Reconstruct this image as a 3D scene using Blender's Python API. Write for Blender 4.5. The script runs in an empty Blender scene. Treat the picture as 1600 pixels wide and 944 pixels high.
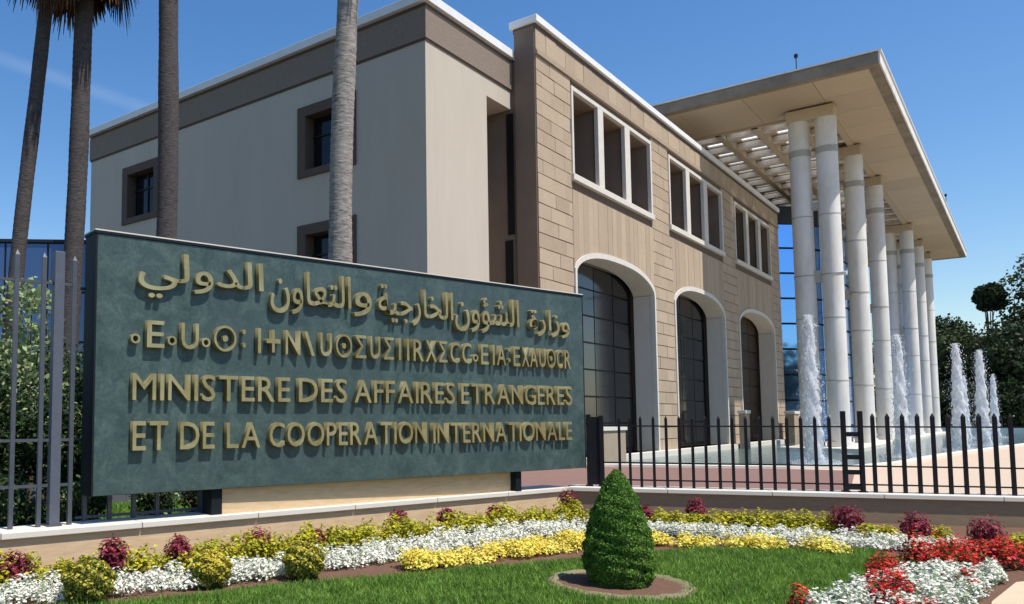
import bpy, math, random
import numpy as np
from mathutils import Vector, Matrix
random.seed(7); rng = np.random.default_rng(7)
scene = bpy.context.scene
COL = scene.collection
R = math.radians

# ------------------------------------------------------------------ camera, sky, sun, exposure
cam = bpy.data.cameras.new("camera"); camo = bpy.data.objects.new("camera", cam); COL.objects.link(camo)
cam.sensor_width = 36.0; cam.lens = 1264/1600*36; cam.shift_x = 0.1875; cam.shift_y = 0.05375
cam.clip_start = 0.1; cam.clip_end = 3000
camo.location = (0, 0, 1.6)
camo.rotation_euler = (R(90)+math.atan(91.6/1264), 0, R(41.46-90))
scene.camera = camo
SUN = Vector((0.04, -1.0, 1.95)).normalized()
world = bpy.data.worlds.new("World"); scene.world = world; world.use_nodes = True
wn = world.node_tree.nodes; wl = world.node_tree.links
sky = wn.new('ShaderNodeTexSky'); sky.sky_type = 'NISHITA'; sky.sun_disc = False
sky.sun_elevation = math.asin(SUN.z); sky.sun_rotation = math.atan2(SUN.x, SUN.y)
sky.altitude = 100; sky.air_density = 1.15; sky.dust_density = 0.4; sky.ozone_density = 2.5
bg = wn['Background']; bg.inputs['Strength'].default_value = 0.135
hs = wn.new('ShaderNodeHueSaturation'); hs.inputs['Saturation'].default_value = 1.28; hs.inputs['Hue'].default_value = .505
wl.new(sky.outputs[0], hs.inputs['Color']); 
def contrail():     # one thin faded vapour trail low on the left of the sky
    a = Vector((.57, .82, .385)).normalized(); b = Vector((.66, .68, .315)).normalized()
    def px(x, y):
        p = math.atan(91.6/1264); q = R(41.46); r, u = x-500, 558-y
        v = 1264*math.cos(p)-u*math.sin(p); w = 1264*math.sin(p)+u*math.cos(p)
        return Vector((r*math.sin(q)+v*math.cos(q), -r*math.cos(q)+v*math.sin(q), w)).normalized()
    a, b = px(-60, 70), px(250, 178); n = a.cross(b).normalized()
    tc = wn.new('ShaderNodeTexCoord'); d = wn.new('ShaderNodeVectorMath'); d.operation = 'DOT_PRODUCT'; wl.new(tc.outputs['Generated'], d.inputs[0]); d.inputs[1].default_value = n
    nz = wn.new('ShaderNodeTexNoise'); nz.inputs['Scale'].default_value = 14; nz.inputs['Detail'].default_value = 5; wl.new(tc.outputs['Generated'], nz.inputs[0])
    ab = wn.new('ShaderNodeMath'); ab.operation = 'ABSOLUTE'; wl.new(d.outputs['Value'], ab.inputs[0])
    r = wn.new('ShaderNodeMapRange'); r.interpolation_type = 'SMOOTHSTEP'; r.inputs[1].default_value = 0; r.inputs[2].default_value = .012; r.inputs[3].default_value = 1; r.inputs[4].default_value = 0; wl.new(ab.outputs[0], r.inputs[0])
    e = wn.new('ShaderNodeVectorMath'); e.operation = 'DOT_PRODUCT'; wl.new(tc.outputs['Generated'], e.inputs[0]); e.inputs[1].default_value = ((a+b)/2).normalized()
    f = wn.new('ShaderNodeMapRange'); f.interpolation_type = 'SMOOTHSTEP'; f.inputs[1].default_value = .975; f.inputs[2].default_value = .999; wl.new(e.outputs['Value'], f.inputs[0])
    m1 = wn.new('ShaderNodeMath'); m1.operation = 'MULTIPLY'; wl.new(r.outputs[0], m1.inputs[0]); wl.new(f.outputs[0], m1.inputs[1])
    m2 = wn.new('ShaderNodeMath'); m2.operation = 'MULTIPLY'; wl.new(m1.outputs[0], m2.inputs[0]); wl.new(nz.outputs[0], m2.inputs[1])
    m3 = wn.new('ShaderNodeMath'); m3.operation = 'MULTIPLY'; wl.new(m2.outputs[0], m3.inputs[0]); m3.inputs[1].default_value = .16
    mx = wn.new('ShaderNodeMix'); mx.data_type = 'RGBA'; wl.new(m3.outputs[0], mx.inputs[0]); wl.new(hs.outputs[0], mx.inputs[6]); mx.inputs[7].default_value = (6, 6.6, 7.4, 1)
    wl.new(mx.outputs[2], bg.inputs['Color'])
contrail()
sl = bpy.data.lights.new("sun", 'SUN'); sl.energy = 5.0; sl.angle = R(0.5); sl.color = (1.0, .955, .89)
so = bpy.data.objects.new("sun", sl); COL.objects.link(so)
so.rotation_euler = SUN.to_track_quat('Z', 'Y').to_euler(); so.location = (10, -30, 60)
scene.view_settings.view_transform = 'Standard'; scene.view_settings.look = 'None'
scene.view_settings.exposure = 0.2; scene.view_settings.gamma = 1.0
scene.cycles.max_bounces = 6; scene.cycles.transparent_max_bounces = 12

# ------------------------------------------------------------------ materials
def mat(name, col, rough=.8, noise=None, metal=0, spec=.22, bump=0, bscale=20, island=0, objrand=0, scale=None,
        trans=0, stretch=None, detail=6, stain=None):
    """noise=(scale, colour2, contrast) mixes a second colour; island/objrand vary value per leaf / per piece."""
    m = bpy.data.materials.new(name); m.use_nodes = True
    N = m.node_tree.nodes; Lk = m.node_tree.links; b = N['Principled BSDF']
    b.inputs['Roughness'].default_value = rough; b.inputs['Metallic'].default_value = metal
    b.inputs['Specular IOR Level'].default_value = spec
    tc = N.new('ShaderNodeTexCoord'); src = tc.outputs['Object']
    g = N.new('ShaderNodeNewGeometry')
    pos = g.outputs['Position']
    mp = N.new('ShaderNodeMapping'); Lk.new(pos, mp.inputs['Vector'])
    if stretch: mp.inputs['Scale'].default_value = stretch
    c = N.new('ShaderNodeRGB'); c.outputs[0].default_value = (*col, 1); cur = c.outputs[0]
    def mix(fac, a, bcol, mode='MIX'):
        x = N.new('ShaderNodeMix'); x.data_type = 'RGBA'; x.blend_type = mode
        if isinstance(fac, float): x.inputs[0].default_value = fac
        else: Lk.new(fac, x.inputs[0])
        Lk.new(a, x.inputs[6])
        if isinstance(bcol, tuple): x.inputs[7].default_value = (*bcol, 1)
        else: Lk.new(bcol, x.inputs[7])
        return x.outputs[2]
    def ramp(v, lo, hi, a=0., bb=1.):
        r = N.new('ShaderNodeMapRange'); Lk.new(v, r.inputs[0])
        r.inputs[1].default_value = lo; r.inputs[2].default_value = hi
        r.inputs[3].default_value = a; r.inputs[4].default_value = bb
        return r.outputs[0]
    layers = [] if not noise else (noise if isinstance(noise, list) else [noise])
    for (sc, c2, con) in layers:
        n = N.new('ShaderNodeTexNoise'); n.inputs['Scale'].default_value = sc; n.inputs['Detail'].default_value = detail
        n.inputs['Roughness'].default_value = .65
        Lk.new(mp.outputs[0], n.inputs['Vector'])
        cur = mix(ramp(n.outputs[0], .5-con, .5+con), cur, c2)
    if island or objrand:
        if island: v = ramp(g.outputs['Random Per Island'], 0, 1, 1-island, 1+island)
        else:
            oi = N.new('ShaderNodeObjectInfo'); v = ramp(oi.outputs['Random'], 0, 1, 1-objrand, 1+objrand)
        h = N.new('ShaderNodeHueSaturation'); Lk.new(cur, h.inputs['Color']); Lk.new(v, h.inputs['Value'])
        if island:
            Lk.new(ramp(g.outputs['Random Per Island'], 0, 1, .485, .515), h.inputs['Hue'])
        cur = h.outputs[0]
    Lk.new(cur, b.inputs['Base Color'])
    if bump:
        n = N.new('ShaderNodeTexNoise'); n.inputs['Scale'].default_value = bscale; n.inputs['Detail'].default_value = 8
        Lk.new(mp.outputs[0], n.inputs['Vector'])
        bp = N.new('ShaderNodeBump'); bp.inputs['Strength'].default_value = min(1, bump*10); bp.inputs['Distance'].default_value = bump
        Lk.new(n.outputs[0], bp.inputs['Height']); Lk.new(bp.outputs[0], b.inputs['Normal'])
    if trans:
        t = N.new('ShaderNodeBsdfTranslucent'); Lk.new(cur, t.inputs['Color'])
        ms = N.new('ShaderNodeMixShader'); ms.inputs[0].default_value = trans
        Lk.new(b.outputs[0], ms.inputs[1]); Lk.new(t.outputs[0], ms.inputs[2])
        Lk.new(ms.outputs[0], N['Material Output'].inputs['Surface'])
    return m
M = {}
M['plaster'] = mat('cream plaster', (.54,.472,.385), .9, [(.9,(.45,.39,.315),.22),(5,(.50,.435,.35),.22)], bump=.004, bscale=90, stretch=(1,1,.22))
M['band'] = mat('brown pebble render', (.165,.115,.09), .95, [(14,(.13,.10,.08),.2),(45,(.32,.26,.2),.2)], bump=.02, bscale=40)
M['cap'] = mat('white roof coping', (.80,.79,.76), .7, [(2,(.68,.67,.64),.3)], bump=.004)
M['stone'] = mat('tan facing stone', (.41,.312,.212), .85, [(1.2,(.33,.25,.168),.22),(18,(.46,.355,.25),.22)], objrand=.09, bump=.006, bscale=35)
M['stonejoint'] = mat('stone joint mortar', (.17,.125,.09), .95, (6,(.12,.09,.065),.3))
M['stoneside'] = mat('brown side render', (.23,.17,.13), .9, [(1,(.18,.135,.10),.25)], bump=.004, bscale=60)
M['moulding'] = mat('stone moulding', (.40,.31,.22), .85, [(3,(.33,.25,.18),.3)], bump=.004)
M['trim'] = mat('pale window surround', (.68,.63,.55), .75, [(3,(.58,.53,.46),.3)], bump=.002)
M['reveal'] = mat('grey plaster reveal', (.68,.59,.50), .85, [(2,(.60,.52,.44),.3)])
M['winframe'] = mat('brown window surround', (.11,.078,.06), .85, [(5,(.12,.09,.07),.3)], bump=.003)
M['darkframe'] = mat('dark metal mullion', (.025,.025,.028), .4, metal=.3)
M['concrete'] = mat('beige concrete soffit', (.50,.41,.29), .9, [(.3,(.42,.33,.215),.2),(1.6,(.46,.37,.25),.3),(9,(.52,.43,.31),.3)], bump=.006, bscale=18, objrand=.06)
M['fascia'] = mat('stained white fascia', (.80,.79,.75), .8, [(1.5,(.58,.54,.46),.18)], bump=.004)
M['sidefascia'] = mat('mottled shaded fascia', (.24,.20,.15), .9, [(2.,(.12,.11,.08),.2),(.6,(.30,.25,.19),.2)], bump=.01)  # mottled; darker than the front fascia, the side's shade put into the colour
M['column'] = mat('pale column stone', (.80,.775,.73), .7, [(1.1,(.56,.53,.47),.14),(6,(.70,.675,.63),.25)], bump=.003, bscale=25, stretch=(1,1,.35))
M['ring'] = mat('stained column joint', (.36,.345,.30), .85, (5,(.46,.44,.39),.25))
M['slat'] = mat('pergola slat', (.78,.72,.63), .85, (2,(.42,.35,.27),.3))
M['bark'] = mat('palm trunk', (.06,.047,.045), .95, [(2.2,(.032,.026,.026),.16),(10,(.10,.085,.078),.14)], bump=.035, bscale=10, stretch=(1,1,4))
M['bark2'] = mat('pale palm trunk', (.22,.19,.16), .95, [(1.3,(.10,.085,.078),.12),(6,(.36,.32,.28),.12)], bump=.035, bscale=9, stretch=(1,1,4))
M['wood'] = mat('tree bark', (.09,.065,.045), .95, (8,(.14,.10,.07),.3), bump=.02)
M['deadfrond'] = mat('dead palm frond', (.11,.055,.03), .9, island=.35)
M['frond'] = mat('palm frond', (.055,.10,.03), .6, island=.35, trans=.2)
M['fence'] = mat('blue grey fence paint', (.075,.082,.10), .45, (12,(.05,.055,.07),.3), spec=.5, bump=.001)
M['fencepost'] = mat('pale fence post paint', (.11,.12,.15), .45, (12,(.085,.09,.115),.3))
M['fencelow'] = mat('black fence paint', (.008,.008,.012), .55, (12,(.014,.013,.015),.3), spec=.15)
M['signside'] = mat('dark sign casing', (.008,.011,.015), .6, (6,(.012,.016,.02),.3), spec=.15)
M['walltan'] = mat('travertine wall', (.60,.42,.245), .85, [(2.2,(.47,.31,.17),.25),(5,(.66,.50,.31),.25)], bump=.005, bscale=12, stretch=(1,1,7))
M['wallbrown'] = mat('brown stone wall', (.27,.19,.12), .9, [(1.5,(.20,.15,.085),.25),(6,(.32,.23,.15),.25)], bump=.005, bscale=12, stretch=(1,1,5))
M['coping'] = mat('pale coping stone', (.70,.66,.57), .75, [(1.5,(.62,.57,.48),.3),(12,(.66,.61,.52),.3)], bump=.003, bscale=30)
M['soil'] = mat('planting soil', (.13,.068,.042), 1, [(9,(.085,.045,.03),.2),(50,(.18,.10,.065),.2)], bump=.03, bscale=40)
M['edging'] = mat('grassy earth edging', (.20,.17,.09), 1, [(7,(.11,.15,.045),.2),(40,(.26,.21,.13),.2)], bump=.02, bscale=50)
M['lawnbase'] = mat('lawn soil', (.06,.13,.02), 1, (6,(.04,.09,.015),.3), bump=.02)
M['ground'] = mat('ground', (.20,.17,.12), 1, (1,(.10,.12,.05),.3))
M['redpave'] = mat('red brown paving', (.20,.115,.095), .9, [(3,(.15,.085,.07),.25),(25,(.25,.15,.125),.25)], bump=.004)
M['beigepave'] = mat('beige paving', (.52,.41,.30), .9, [(.25,(.60,.42,.34),.15),(8,(.50,.41,.30),.3)], bump=.004)
M['palepave'] = mat('pale paving', (.60,.56,.51), .9, [(.5,(.54,.47,.42),.2),(9,(.53,.49,.44),.3)], bump=.003)
M['sandpave'] = mat('sand coloured pavement', (.58,.47,.32), .9, [(3,(.52,.41,.27),.3)], bump=.003)
def leaf(name, c, isl=.4, tr=.3, c2=None, rough=.6, nsc=1.5):
    M[name] = mat(name, c, rough, noise=(nsc, c2, .2) if c2 else None, island=isl, trans=tr, spec=.3)
leaf('cone leaf', (.17,.30,.04), .6, .35, (.065,.15,.02), nsc=7)
leaf('cone core', (.010,.022,.006), .1, 0)
leaf('hedge leaf', (.035,.07,.018), .6, .3, (.014,.032,.01))
leaf('pale leaf', (.30,.36,.16), .4, .3)
leaf('ground plant leaf', (.06,.115,.022), .5, .3)
leaf('gold leaf', (.62,.52,.035), .3, .3, (.36,.37,.03), nsc=5)
leaf('gold green leaf', (.26,.30,.03), .45, .3, (.42,.38,.03), nsc=6)
leaf('ball leaf', (.15,.18,.028), .5, .3, (.36,.33,.05), nsc=10)
leaf('ball flower', (.62,.50,.06), .2, .3)
leaf('burgundy leaf', (.24,.022,.045), .55, .3, (.15,.018,.035), nsc=9)
leaf('pink leaf', (.34,.05,.085), .35, .3)
leaf('white petal', (.88,.86,.76), .08, .35)
leaf('grey green leaf', (.30,.40,.26), .35, .3)
leaf('yellow petal', (.92,.84,.22), .12, .35, (.84,.66,.08), nsc=7)
leaf('red petal', (.58,.025,.018), .3, .25)
leaf('grass blade', (.26,.40,.065), .45, .4, (.10,.20,.028), nsc=4)
leaf('far leaf dark', (.048,.075,.026), .5, .25, (.018,.034,.012), nsc=.35)
leaf('far leaf mid', (.08,.11,.034), .5, .25, (.028,.045,.016), nsc=.3)
leaf('far leaf olive', (.095,.115,.035), .45, .3, (.05,.07,.02), nsc=.3)
leaf('far leaf brown', (.075,.055,.028), .5, .25, (.035,.045,.02), nsc=.4)

def granite():
    m = bpy.data.materials.new('green polished granite'); m.use_nodes = True
    N = m.node_tree.nodes; L = m.node_tree.links; b = N['Principled BSDF']
    g = N.new('ShaderNodeNewGeometry'); mp = N.new('ShaderNodeMapping'); L.new(g.outputs['Position'], mp.inputs[0])
    mp.inputs['Rotation'].default_value = (0, 0, R(13.6))
    n1 = N.new('ShaderNodeTexNoise'); n1.inputs['Scale'].default_value = 3.6; n1.inputs['Detail'].default_value = 9; n1.inputs['Roughness'].default_value = .68; n1.inputs['Distortion'].default_value = .8
    n2 = N.new('ShaderNodeTexNoise'); n2.inputs['Scale'].default_value = 30; n2.inputs['Detail'].default_value = 6
    n3 = N.new('ShaderNodeTexNoise'); n3.inputs['Scale'].default_value = .9; n3.inputs['Detail'].default_value = 3
    for n in (n1, n2, n3): L.new(mp.outputs[0], n.inputs['Vector'])
    r = N.new('ShaderNodeValToRGB'); L.new(n1.outputs[0], r.inputs[0])
    e = r.color_ramp.elements; e[0].position = .33; e[0].color = (.026,.050,.047, 1); e[1].position = .68; e[1].color = (.078,.118,.105, 1)
    x = e.new(.5); x.color = (.046,.078,.072, 1)
    mx = N.new('ShaderNodeMix'); mx.data_type = 'RGBA'; mx.blend_type = 'OVERLAY'; mx.inputs[0].default_value = .55
    L.new(r.outputs[0], mx.inputs[6]); L.new(n2.outputs[0], mx.inputs[7])
    m2 = N.new('ShaderNodeMix'); m2.data_type = 'RGBA'; 
    rr = N.new('ShaderNodeMapRange'); rr.inputs[1].default_value = .45; rr.inputs[2].default_value = .62; rr.inputs[4].default_value = .5
    L.new(n3.outputs[0], rr.inputs[0]); L.new(rr.outputs[0], m2.inputs[0]); L.new(mx.outputs[2], m2.inputs[6]); m2.inputs[7].default_value = (.045,.068,.070, 1)
    L.new(m2.outputs[2], b.inputs['Base Color']); b.inputs['Roughness'].default_value = .42
    return m
M['granite'] = granite()
def brass():
    m = mat('aged brass lettering', (.33,.27,.115), .38, [(9,(.20,.165,.07),.2),(3,(.46,.40,.22),.18)], metal=.45)
    return m
M['brass'] = brass()
M['darkground'] = mat('unseen dark ground', (.06,.06,.062), .95, (20,(.045,.045,.047),.3))  # dark tone chosen to cut bounced light from ground out of view
def glass(name, col, rough=.04, spec=.5, metal=0., bump=0.):
    m = mat(name, col, rough, metal=metal, spec=spec, objrand=.08, bump=bump, bscale=.35)
    return m
M['glassdark'] = glass('dark window glass', (.010,.011,.013), .08, .35)
M['glassgrey'] = glass('grey window glass', (.035,.036,.038), .08, .45)
M['glassbrown'] = mat('dark brown door wood', (.055,.030,.016), .55, (7,(.035,.019,.010),.25), objrand=.1, stretch=(1,1,.15))
M['glassblue'] = glass('blue mirror glass', (.20,.42,.80), .05, .8, metal=.92)
M['glassblue2'] = glass('blue grey glazing', (.055,.105,.22), .12, .7, metal=.4)
def skylight():
    m = bpy.data.materials.new('opal skylight pane'); m.use_nodes = True
    N = m.node_tree.nodes; L = m.node_tree.links
    t = N.new('ShaderNodeBsdfTranslucent'); t.inputs[0].default_value = (.95,.95,.92,1)
    p = N.new('ShaderNodeBsdfTransparent'); x = N.new('ShaderNodeMixShader'); x.inputs[0].default_value = .5
    L.new(t.outputs[0], x.inputs[1]); L.new(p.outputs[0], x.inputs[2]); L.new(x.outputs[0], N['Material Output'].inputs['Surface'])
    return m
M['opal'] = skylight()
def water():
    m = bpy.data.materials.new('pool water'); m.use_nodes = True
    N = m.node_tree.nodes; L = m.node_tree.links; b = N['Principled BSDF']
    b.inputs['Base Color'].default_value = (.10,.165,.165,1); b.inputs['Roughness'].default_value = .06; b.inputs['IOR'].default_value = 1.33
    g = N.new('ShaderNodeNewGeometry'); n = N.new('ShaderNodeTexNoise'); n.inputs['Scale'].default_value = 2.2; n.inputs['Detail'].default_value = 7
    L.new(g.outputs['Position'], n.inputs['Vector']); bp = N.new('ShaderNodeBump'); bp.inputs['Strength'].default_value = .7; bp.inputs['Distance'].default_value = .12
    L.new(n.outputs[0], bp.inputs['Height']); L.new(bp.outputs[0], b.inputs['Normal'])
    return m
M['water'] = water()
def foam(name, alpha):
    m = bpy.data.materials.new(name); m.use_nodes = True
    N = m.node_tree.nodes; L = m.node_tree.links
    b = N['Principled BSDF']; b.inputs['Base Color'].default_value = (.86,.89,.92,1); b.inputs['Roughness'].default_value = .35
    t = N.new('ShaderNodeBsdfTranslucent'); t.inputs[0].default_value = (.88,.92,.96,1)
    p = N.new('ShaderNodeBsdfTransparent'); a = N.new('ShaderNodeMixShader'); a.inputs[0].default_value = .45
    L.new(b.outputs[0], a.inputs[1]); L.new(t.outputs[0], a.inputs[2])
    c = N.new('ShaderNodeMixShader')
    g = N.new('ShaderNodeNewGeometry'); n = N.new('ShaderNodeTexNoise'); n.inputs['Scale'].default_value = 5; n.inputs['Detail'].default_value = 6
    mp = N.new('ShaderNodeMapping'); mp.inputs['Scale'].default_value = (1,1,.35); L.new(g.outputs['Position'], mp.inputs[0]); L.new(mp.outputs[0], n.inputs['Vector'])
    r = N.new('ShaderNodeMapRange'); r.inputs[1].default_value = .38; r.inputs[2].default_value = .62; r.inputs[3].default_value = alpha*.45; r.inputs[4].default_value = min(1, alpha*1.4)
    L.new(n.outputs[0], r.inputs[0]); L.new(r.outputs[0], c.inputs[0])
    L.new(p.outputs[0], c.inputs[1]); L.new(a.outputs[0], c.inputs[2]); L.new(c.outputs[0], N['Material Output'].inputs['Surface'])
    return m
M['foamcore'] = foam('water jet foam', .85); M['foam'] = foam('water spray', .7)

# ------------------------------------------------------------------ helpers
def tag(o, label=None, cat=None, group=None, kind=None):
    if label: o['label'] = label
    if cat: o['category'] = cat
    if group: o['group'] = group
    if kind: o['kind'] = kind
    return o
def thing(name, loc, rz=0., label=None, cat=None, group=None):
    o = bpy.data.objects.new(name, None); COL.objects.link(o); o.empty_display_size = .2
    o.location = loc; o.rotation_euler = (0, 0, rz)
    return tag(o, label, cat, group)
def copy_tree(o, parent=None):
    c = o.copy(); COL.objects.link(c)
    if parent: c.parent = parent
    for ch in o.children: copy_tree(ch, c)
    return c
class MB:
    """collects faces; org is subtracted so world coordinates can be used under an unrotated parent"""
    def __init__(s, org=(0, 0, 0)): s.v = []; s.f = []; s.o = Vector(org)
    def box(s, x0, x1, y0, y1, z0, z1):
        n = len(s.v); ox, oy, oz = s.o
        for z in (z0, z1):
            for (x, y) in ((x0, y0), (x1, y0), (x1, y1), (x0, y1)): s.v.append((x-ox, y-oy, z-oz))
        s.f += [(n, n+3, n+2, n+1), (n+4, n+5, n+6, n+7), (n, n+1, n+5, n+4), (n+1, n+2, n+6, n+5), (n+2, n+3, n+7, n+6), (n+3, n, n+4, n+7)]
        return s
    def prism(s, pts, z0, z1):          # plan polygon (ccw) extruded in z
        n = len(s.v); k = len(pts); ox, oy, oz = s.o
        for z in (z0, z1):
            for (x, y) in pts: s.v.append((x-ox, y-oy, z-oz))
        s.f.append(tuple(range(n+k-1, n-1, -1))); s.f.append(tuple(range(n+k, n+2*k)))
        for i in range(k): j = (i+1) % k; s.f.append((n+i, n+j, n+k+j, n+k+i))
        return s
    def eprism(s, pts, y0, y1):         # elevation polygon (x,z) (ccw seen from -y) extruded in y
        n = len(s.v); k = len(pts); ox, oy, oz = s.o
        for y in (y0, y1):
            for (x, z) in pts: s.v.append((x-ox, y-oy, z-oz))
        s.f.append(tuple(range(n, n+k))); s.f.append(tuple(range(n+2*k-1, n+k-1, -1)))
        for i in range(k): j = (i+1) % k; s.f.append((n+j, n+i, n+k+i, n+k+j))
        return s
    def tube(s, pts, rad, n=12, cap=True):
        ox, oy, oz = s.o; b = len(s.v); P = [Vector(p) for p in pts]
        for i, p in enumerate(P):
            d = (P[min(i+1, len(P)-1)]-P[max(i-1, 0)]).normalized()
            a = d.cross(Vector((1, 0, 0)) if abs(d.x) < .8 else Vector((0, 1, 0))).normalized(); c = d.cross(a)
            r = rad[i] if isinstance(rad, (list, tuple)) else rad
            for k in range(n):
                t = 2*math.pi*k/n; q = p + a*math.cos(t)*r + c*math.sin(t)*r; s.v.append((q.x-ox, q.y-oy, q.z-oz))
        for i in range(len(P)-1):
            for k in range(n):
                j = (k+1) % n; s.f.append((b+i*n+k, b+i*n+j, b+(i+1)*n+j, b+(i+1)*n+k))
        if cap:
            s.f.append(tuple(b+k for k in range(n-1, -1, -1))); m = b+(len(P)-1)*n; s.f.append(tuple(m+k for k in range(n)))
        return s
    def build(s, name, m, parent=None, smooth=False, loc=None, bevel=0):
        me = bpy.data.meshes.new(name); me.from_pydata(s.v, [], s.f); me.materials.append(m if not isinstance(m, str) else M[m])
        if smooth:
            me.polygons.foreach_set('use_smooth', [True]*len(me.polygons))
        me.update()
        o = bpy.data.objects.new(name, me); COL.objects.link(o)
        if parent: o.parent = parent
        if loc: o.location = loc
        if bevel:
            b = o.modifiers.new('b', 'BEVEL'); b.width = bevel; b.segments = 2; b.limit_method = 'ANGLE'
        if smooth: 
            me.set_sharp_from_angle(angle=R(40))
        return o
def np_mesh(name, V, F, mats, parent=None, mi=None, loc=None):
    """V (n,3); F (m,k) equal-size faces"""
    me = bpy.data.meshes.new(name); k = F.shape[1]
    me.vertices.add(len(V)); me.vertices.foreach_set('co', V.astype(np.float32).ravel())
    me.loops.add(F.size); me.loops.foreach_set('vertex_index', F.astype(np.int32).ravel())
    me.polygons.add(len(F)); me.polygons.foreach_set('loop_start', np.arange(0, F.size, k, dtype=np.int32))
    me.polygons.foreach_set('loop_total', np.full(len(F), k, dtype=np.int32))
    for m in (mats if isinstance(mats, list) else [mats]): me.materials.append(M[m] if isinstance(m, str) else m)
    if mi is not None: me.polygons.foreach_set('material_index', mi.astype(np.int32))
    me.update(calc_edges=True); me.validate()
    o = bpy.data.objects.new(name, me); COL.objects.link(o)
    if parent: o.parent = parent
    if loc is not None: o.location = loc
    return o
def leaves(P, size, up=0., aspect=.55, jit=.35, face=None, fold=0.):
    """diamond leaves at points P; up 0..1 biases normals upward; face = outward normals (n,3)"""
    n = len(P); nrm = rng.normal(size=(n, 3)); nrm /= np.linalg.norm(nrm, axis=1)[:, None]+1e-9
    if face is not None: nrm = nrm*.75+face
    nrm[:, 2] += up*2; nrm /= np.linalg.norm(nrm, axis=1)[:, None]+1e-9
    t = np.cross(nrm, rng.normal(size=(n, 3))); t /= np.linalg.norm(t, axis=1)[:, None]+1e-9
    b = np.cross(nrm, t); s = size*(1+jit*rng.uniform(-1, 1, n))[:, None]
    V = np.stack([P-t*s*.5, P+b*s*.5*aspect+nrm*s*.1, P+t*s*.5, P-b*s*.5*aspect+nrm*s*.1], 1).reshape(-1, 3)
    return V, np.arange(4*n).reshape(-1, 4)
def cloud(name, groups, parent=None, loc=None):
    """groups: list of (V,F,matname)"""
    Vs = []; Fs = []; mi = []; off = 0; names = []
    for (V, F, m) in groups:
        if m not in names: names.append(m)
        Vs.append(V); Fs.append(F+off); mi.append(np.full(len(F), names.index(m))); off += len(V)
    return np_mesh(name, np.concatenate(Vs), np.concatenate(Fs), names, parent, np.concatenate(mi), loc)
def sphere_pts(n, r=1., shell=.5):
    d = rng.normal(size=(n, 3)); d /= np.linalg.norm(d, axis=1)[:, None]
    return d*(r*(shell+(1-shell)*rng.uniform(0, 1, n)**.6))[:, None], d

# ------------------------------------------------------------------ setting: ground, paving, pool
def sheet(name, pts, z, m, kind='structure'):
    mb = MB(); n = len(pts); mb.v = [(x, y, z) for x, y in pts]; mb.f = [tuple(range(n))]
    return tag(mb.build(name, m), kind=kind)
sheet('ground', [(-900,-900),(900,-900),(900,900),(-900,900)], -.35, 'ground')
pool_edge = [(26.6,12.35),(27.6,11.0),(29.0,8.4),(30.2,6.4),(31.8,4.75),(35.5,3.95),(45.0,3.2),(64.5,.65),(85,-.6),(112,-1.2),(112,12.5),(62,12.5)]
tag(MB().prism(pool_edge, -.34, -.2).build('pool_water', 'water'), kind='structure')
def offset_line(pts, d):
    out = []
    for i, p in enumerate(pts):
        a = pts[max(i-1, 0)]; b = pts[min(i+1, len(pts)-1)]; t = Vector((b[0]-a[0], b[1]-a[1])).normalized()
        out.append((p[0]+t.y*d, p[1]-t.x*d))
    return out
near = pool_edge[:10]; outer = offset_line(near, .45); inner = near
mb = MB()
for i in range(len(near)-1): mb.prism([outer[i], outer[i+1], inner[i+1], inner[i]][::1], -.33, -.04)
tag(mb.build('pool_coping', 'coping'), kind='structure')
# paving outside the pool
o2 = offset_line(near, .449)
pave = [(11.0,9.0),(13.4,5.6),(17.6,-3.5),(30,-26),(170,-26),(170,-1.7)]+o2[::-1]+[(25.8,12.2),(20.6,13.7),(14,12.5)]
sheet('paving', pave, -.13, 'beigepave')
sheet('red_paving', [(12.0,8.3),(13.6,5.9),(15.2,2.6),(22.2,3.3),(30.3,4.35)]+o2[1:4][::-1]+[(26.4,12.0),(20.4,13.2),(14,11.6)], -.122, 'redpave')
sheet('pale_paving', [(15.2,2.6),(18.2,-3.7),(23.5,-3.7),(22.9,0.),(20.6,3.1)], -.118, 'palepave')
sheet('courtyard_dark_ground', [(-14,40),(-14,9),(3.4,8.5),(12.5,6.6),(12.0,8.3),(14,11.6),(20.4,13.2),(20.4,40)], -.06, 'darkground')  # unseen dark sheet, added to remove green bounce from the plaster facade
sheet('courtyard_lawn', [(-2,15),(-2,9.35),(3.4,8.3),(11.6,6.9),(10.5,12.5),(4.2,15)], -.05, 'lawnbase')

# garden this side of the wall
LAWN = [(-4,6.5),(3.0,6.62),(3.9,6.05),(4.84,5.62),(5.6,5.42),(6.4,4.95),(7.4,4.52),(8.3,4.05),(9.4,3.62),(10.3,3.12),(11.1,2.25),(11.6,1.55),(11.0,1.15),(9.7,1.25),(8.3,1.45),(6.6,1.2),(4,.5),(-4,-3)]
bed = [(-4,6.5),(-4,9.3),(4.02,7.80),(12.79,5.84),(17.4,-3.85),(16.0,-4.2),(12.4,-1.2),(10.6,.1),(9.0,.42),(7.0,.45),(4,.1),(4,.5)]+LAWN[10:17][::1]
sheet('planting_bed', [(-4,9.3),(4.02,7.80),(12.79,5.84),(17.4,-3.85),(14,-5),(4,-5),(-4,-3)], .0, 'soil')
sheet('lawn_soil', LAWN, .012, 'lawnbase')
sheet('pavement', [(4,-.3),(7.0,.30),(9.0,.36),(10.2,.22),(11.4,-.5),(12.9,-2.4),(13.5,-6),(4,-6)], .03, 'sandpave')
sheet('front_ground', [(-60,9),(-4,9),(-4,-3),(4,-5),(14,-5),(18,-4),(30,-26),(30,-60),(-60,-60)], -.01, 'darkground')  # unseen ground in front, darkened to reduce bounced light

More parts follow.
